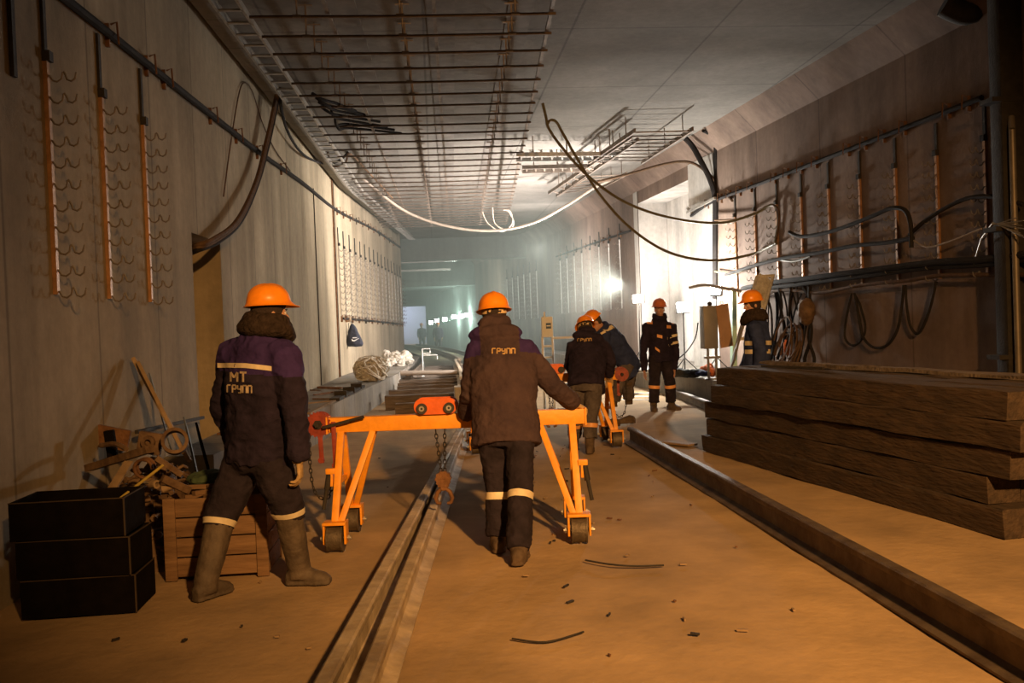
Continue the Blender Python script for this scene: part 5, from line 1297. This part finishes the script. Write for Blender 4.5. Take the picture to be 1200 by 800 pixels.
# grey cabinet with tan side door on a stand
c = gy(838, 383, 15.6); zt = gy(838, 358, 15.6).z; zb = gy(838, 408, 15.6).z; t = thing('control_cabinet', 'grey steel cabinet with a tan door on a stand before the glaring lamps', 'cabinet', (c.x, c.y, HR))
bm = bmn(); box(bm, (c.x - .11, c.y, (zt + zb) / 2), (.24, .26, zt - zb), bevel=.008); obj('body', bm, 'cabinet_grey', t)
bm = bmn(); bar(bm, (c.x + .02, c.y - .12, (zt + zb) / 2), (c.x + .26, c.y - .02, (zt + zb) / 2 + .03), .02, zt - zb); dr_ = obj('door', bm, 'cabinet_tan', t)
bm = bmn(); annulus(bm, (c.x + .12, c.y - .02, zt + .04), (0, 1, 0), .03, .02, .01, 12); obj('lifting_eye', bm, 'dark_steel', t)
bm = bmn(); ball(bm, (c.x - .08, c.y, zt + .03), .045, u=12, v=8); obj('signal_lamp', bm, 'dark_steel', t)
bm = bmn()
for dx in (-.14, .0): 
    cyl(bm, (c.x + dx, c.y, HR), (c.x + dx, c.y, zb), .022, 8)
box(bm, (c.x - .07, c.y, zb - .15), (.26, .12, .04)); box(bm, (c.x - .07, c.y, HR + .012), (.34, .24, .024)); obj('stand', bm, 'cabinet_grey', t)
# pale board leaning behind the vest wearer, post coloured as green-lit
bm = bmn(); a_ = gy(876, 398, 14.6); b_ = gy(897, 322, 15.3)
for s in (-1, 1): bar(bm, a_ + V((s * .14, 0, 0)), b_ + V((s * .14, 0, 0)), .04, .03)
for u in (.02, .5, .98): q = a_.lerp(b_, u); bar(bm, q - V((.14, 0, 0)), q + V((.14, 0, 0)), .04, .05)
bar(bm, a_.lerp(b_, .52) - V((0, 0, 0)), b_ - V((0, 0, .03)), .24, .012, up=(0, 1, 0))
single('pale_frame', bm, 'rag', 'pale ladder-like frame leaning on the wall behind the worker in the vest', 'frame', smooth=False)
lean('board', 'cabinet_grey', 'dark grey board leaning on the wall left of the worker in the vest', gy(858, 428, 14.4), gy(878, 345, 15.2), .30, .03, 'board')
mat('green_lit_post', (0.42, 0.62, 0.46), 0.5, var=.1)  # green light on the post is put into its base colour
lean('post', 'green_lit_post', 'pale upright post coloured as green-lit behind the grey cabinet', gy(860, 440, 16.6), gy(859, 340, 16.8), .16, .08, 'post')
cable('hanging_cable', 'bright cables draped over the lamps by the pilaster', [gy(808, 337, 17.8), gy(825, 334, 17.5), gy(845, 337, 17.0), gy(868, 341, 16.6)], .03, 'cable_pale')
cable('hanging_cable', 'thin grey cable hanging between the pilaster and the slab behind the standing worker', [gy(818, 378, 18), gy(815, 395, 18), gy(806, 410, 17.8), gy(795, 420, 17.6)], .012, 'cable_black')
# clothes and bags on the slab
c = gy(815, 433, 16.0); c.z = HR; rnd = random.Random(3)
for (dx, w_, h_, m, lb) in ((-.12, .34, .11, 'dark_cloth', 'dark jacket heaped on the right slab next to the standing worker'), (.16, .30, .08, 'jacket_blue', 'dark blue bag lying on the right slab below the cabinet'), (.22, .12, .15, 'orange_cloth', 'small orange cloth on top of the clothes on the slab')):
    bm = bmn()
    for k in range(6): ball(bm, c + V((dx + rnd.uniform(-w_, w_) * .6, rnd.uniform(-.12, .12), h_ * .55 + rnd.uniform(0, h_ * .7))), (w_ * .5, .14, h_ * .5))
    b_ = fuse_mesh(bm, .018, 2, .02, 9)
    for v in b_.verts: v.co.z = max(v.co.z, HR + .002)
    single('clothes_pile', b_, m, lb, 'clothes')
for k, (px, py) in enumerate(((748, 437), (752, 432), (742, 441), (757, 440))):
    c = gy(px, py, 18.5); c.z = HR + .03 + .05 * (k == 1); bm = bmn(); box(bm, c, (.34, .16, .07), Matrix.Rotation(k * .5, 3, 'Z'), bevel=.01)
    single('slab_piece', bm, 'white_paint' if k % 2 else 'galvanised', ['grey block on the right slab under the stooping worker', 'white box on the blocks at the right slab', 'grey offcut at the left end of the blocks on the right slab', 'white block nearest to the standing worker on the right slab'][k], 'block', smooth=False)
bm = bmn()
for k in range(3): a_ = gz(728, 462 + 4 * k, .05); b_ = gz(762, 462 + 4 * k, .05); bar(bm, a_, b_, .1, .06)
single('board_stack', bm, 'white_paint', 'pale boards on the floor before the right slab behind the stooping worker', 'boards', smooth=False)
bm = bmn(); c = gp(922, 408, (6.45 - .45, 10.2, 0), nR); cyl(bm, c + V((0, 0, -.12)), c + V((0, 0, .10)), .05, 14); cyl(bm, c + V((0, 0, .10)), c + V((0, 0, .14)), .03, 14)
b_ = single('bottle', bm, 'orange_cloth', 'small orange and white bottle hanging among the cable coils by the wall', 'bottle')
bm = bmn(); c = gp(945, 365, (6.45 - .35, 10.2, 0), nR); ball(bm, c, (.13, .16, .22)); single('cable_reel', fuse_mesh(bm, .02, 1, .02, 8), 'scrap_steel', 'brown lumpy cable splice hanging in the curtain of cables', 'splice')
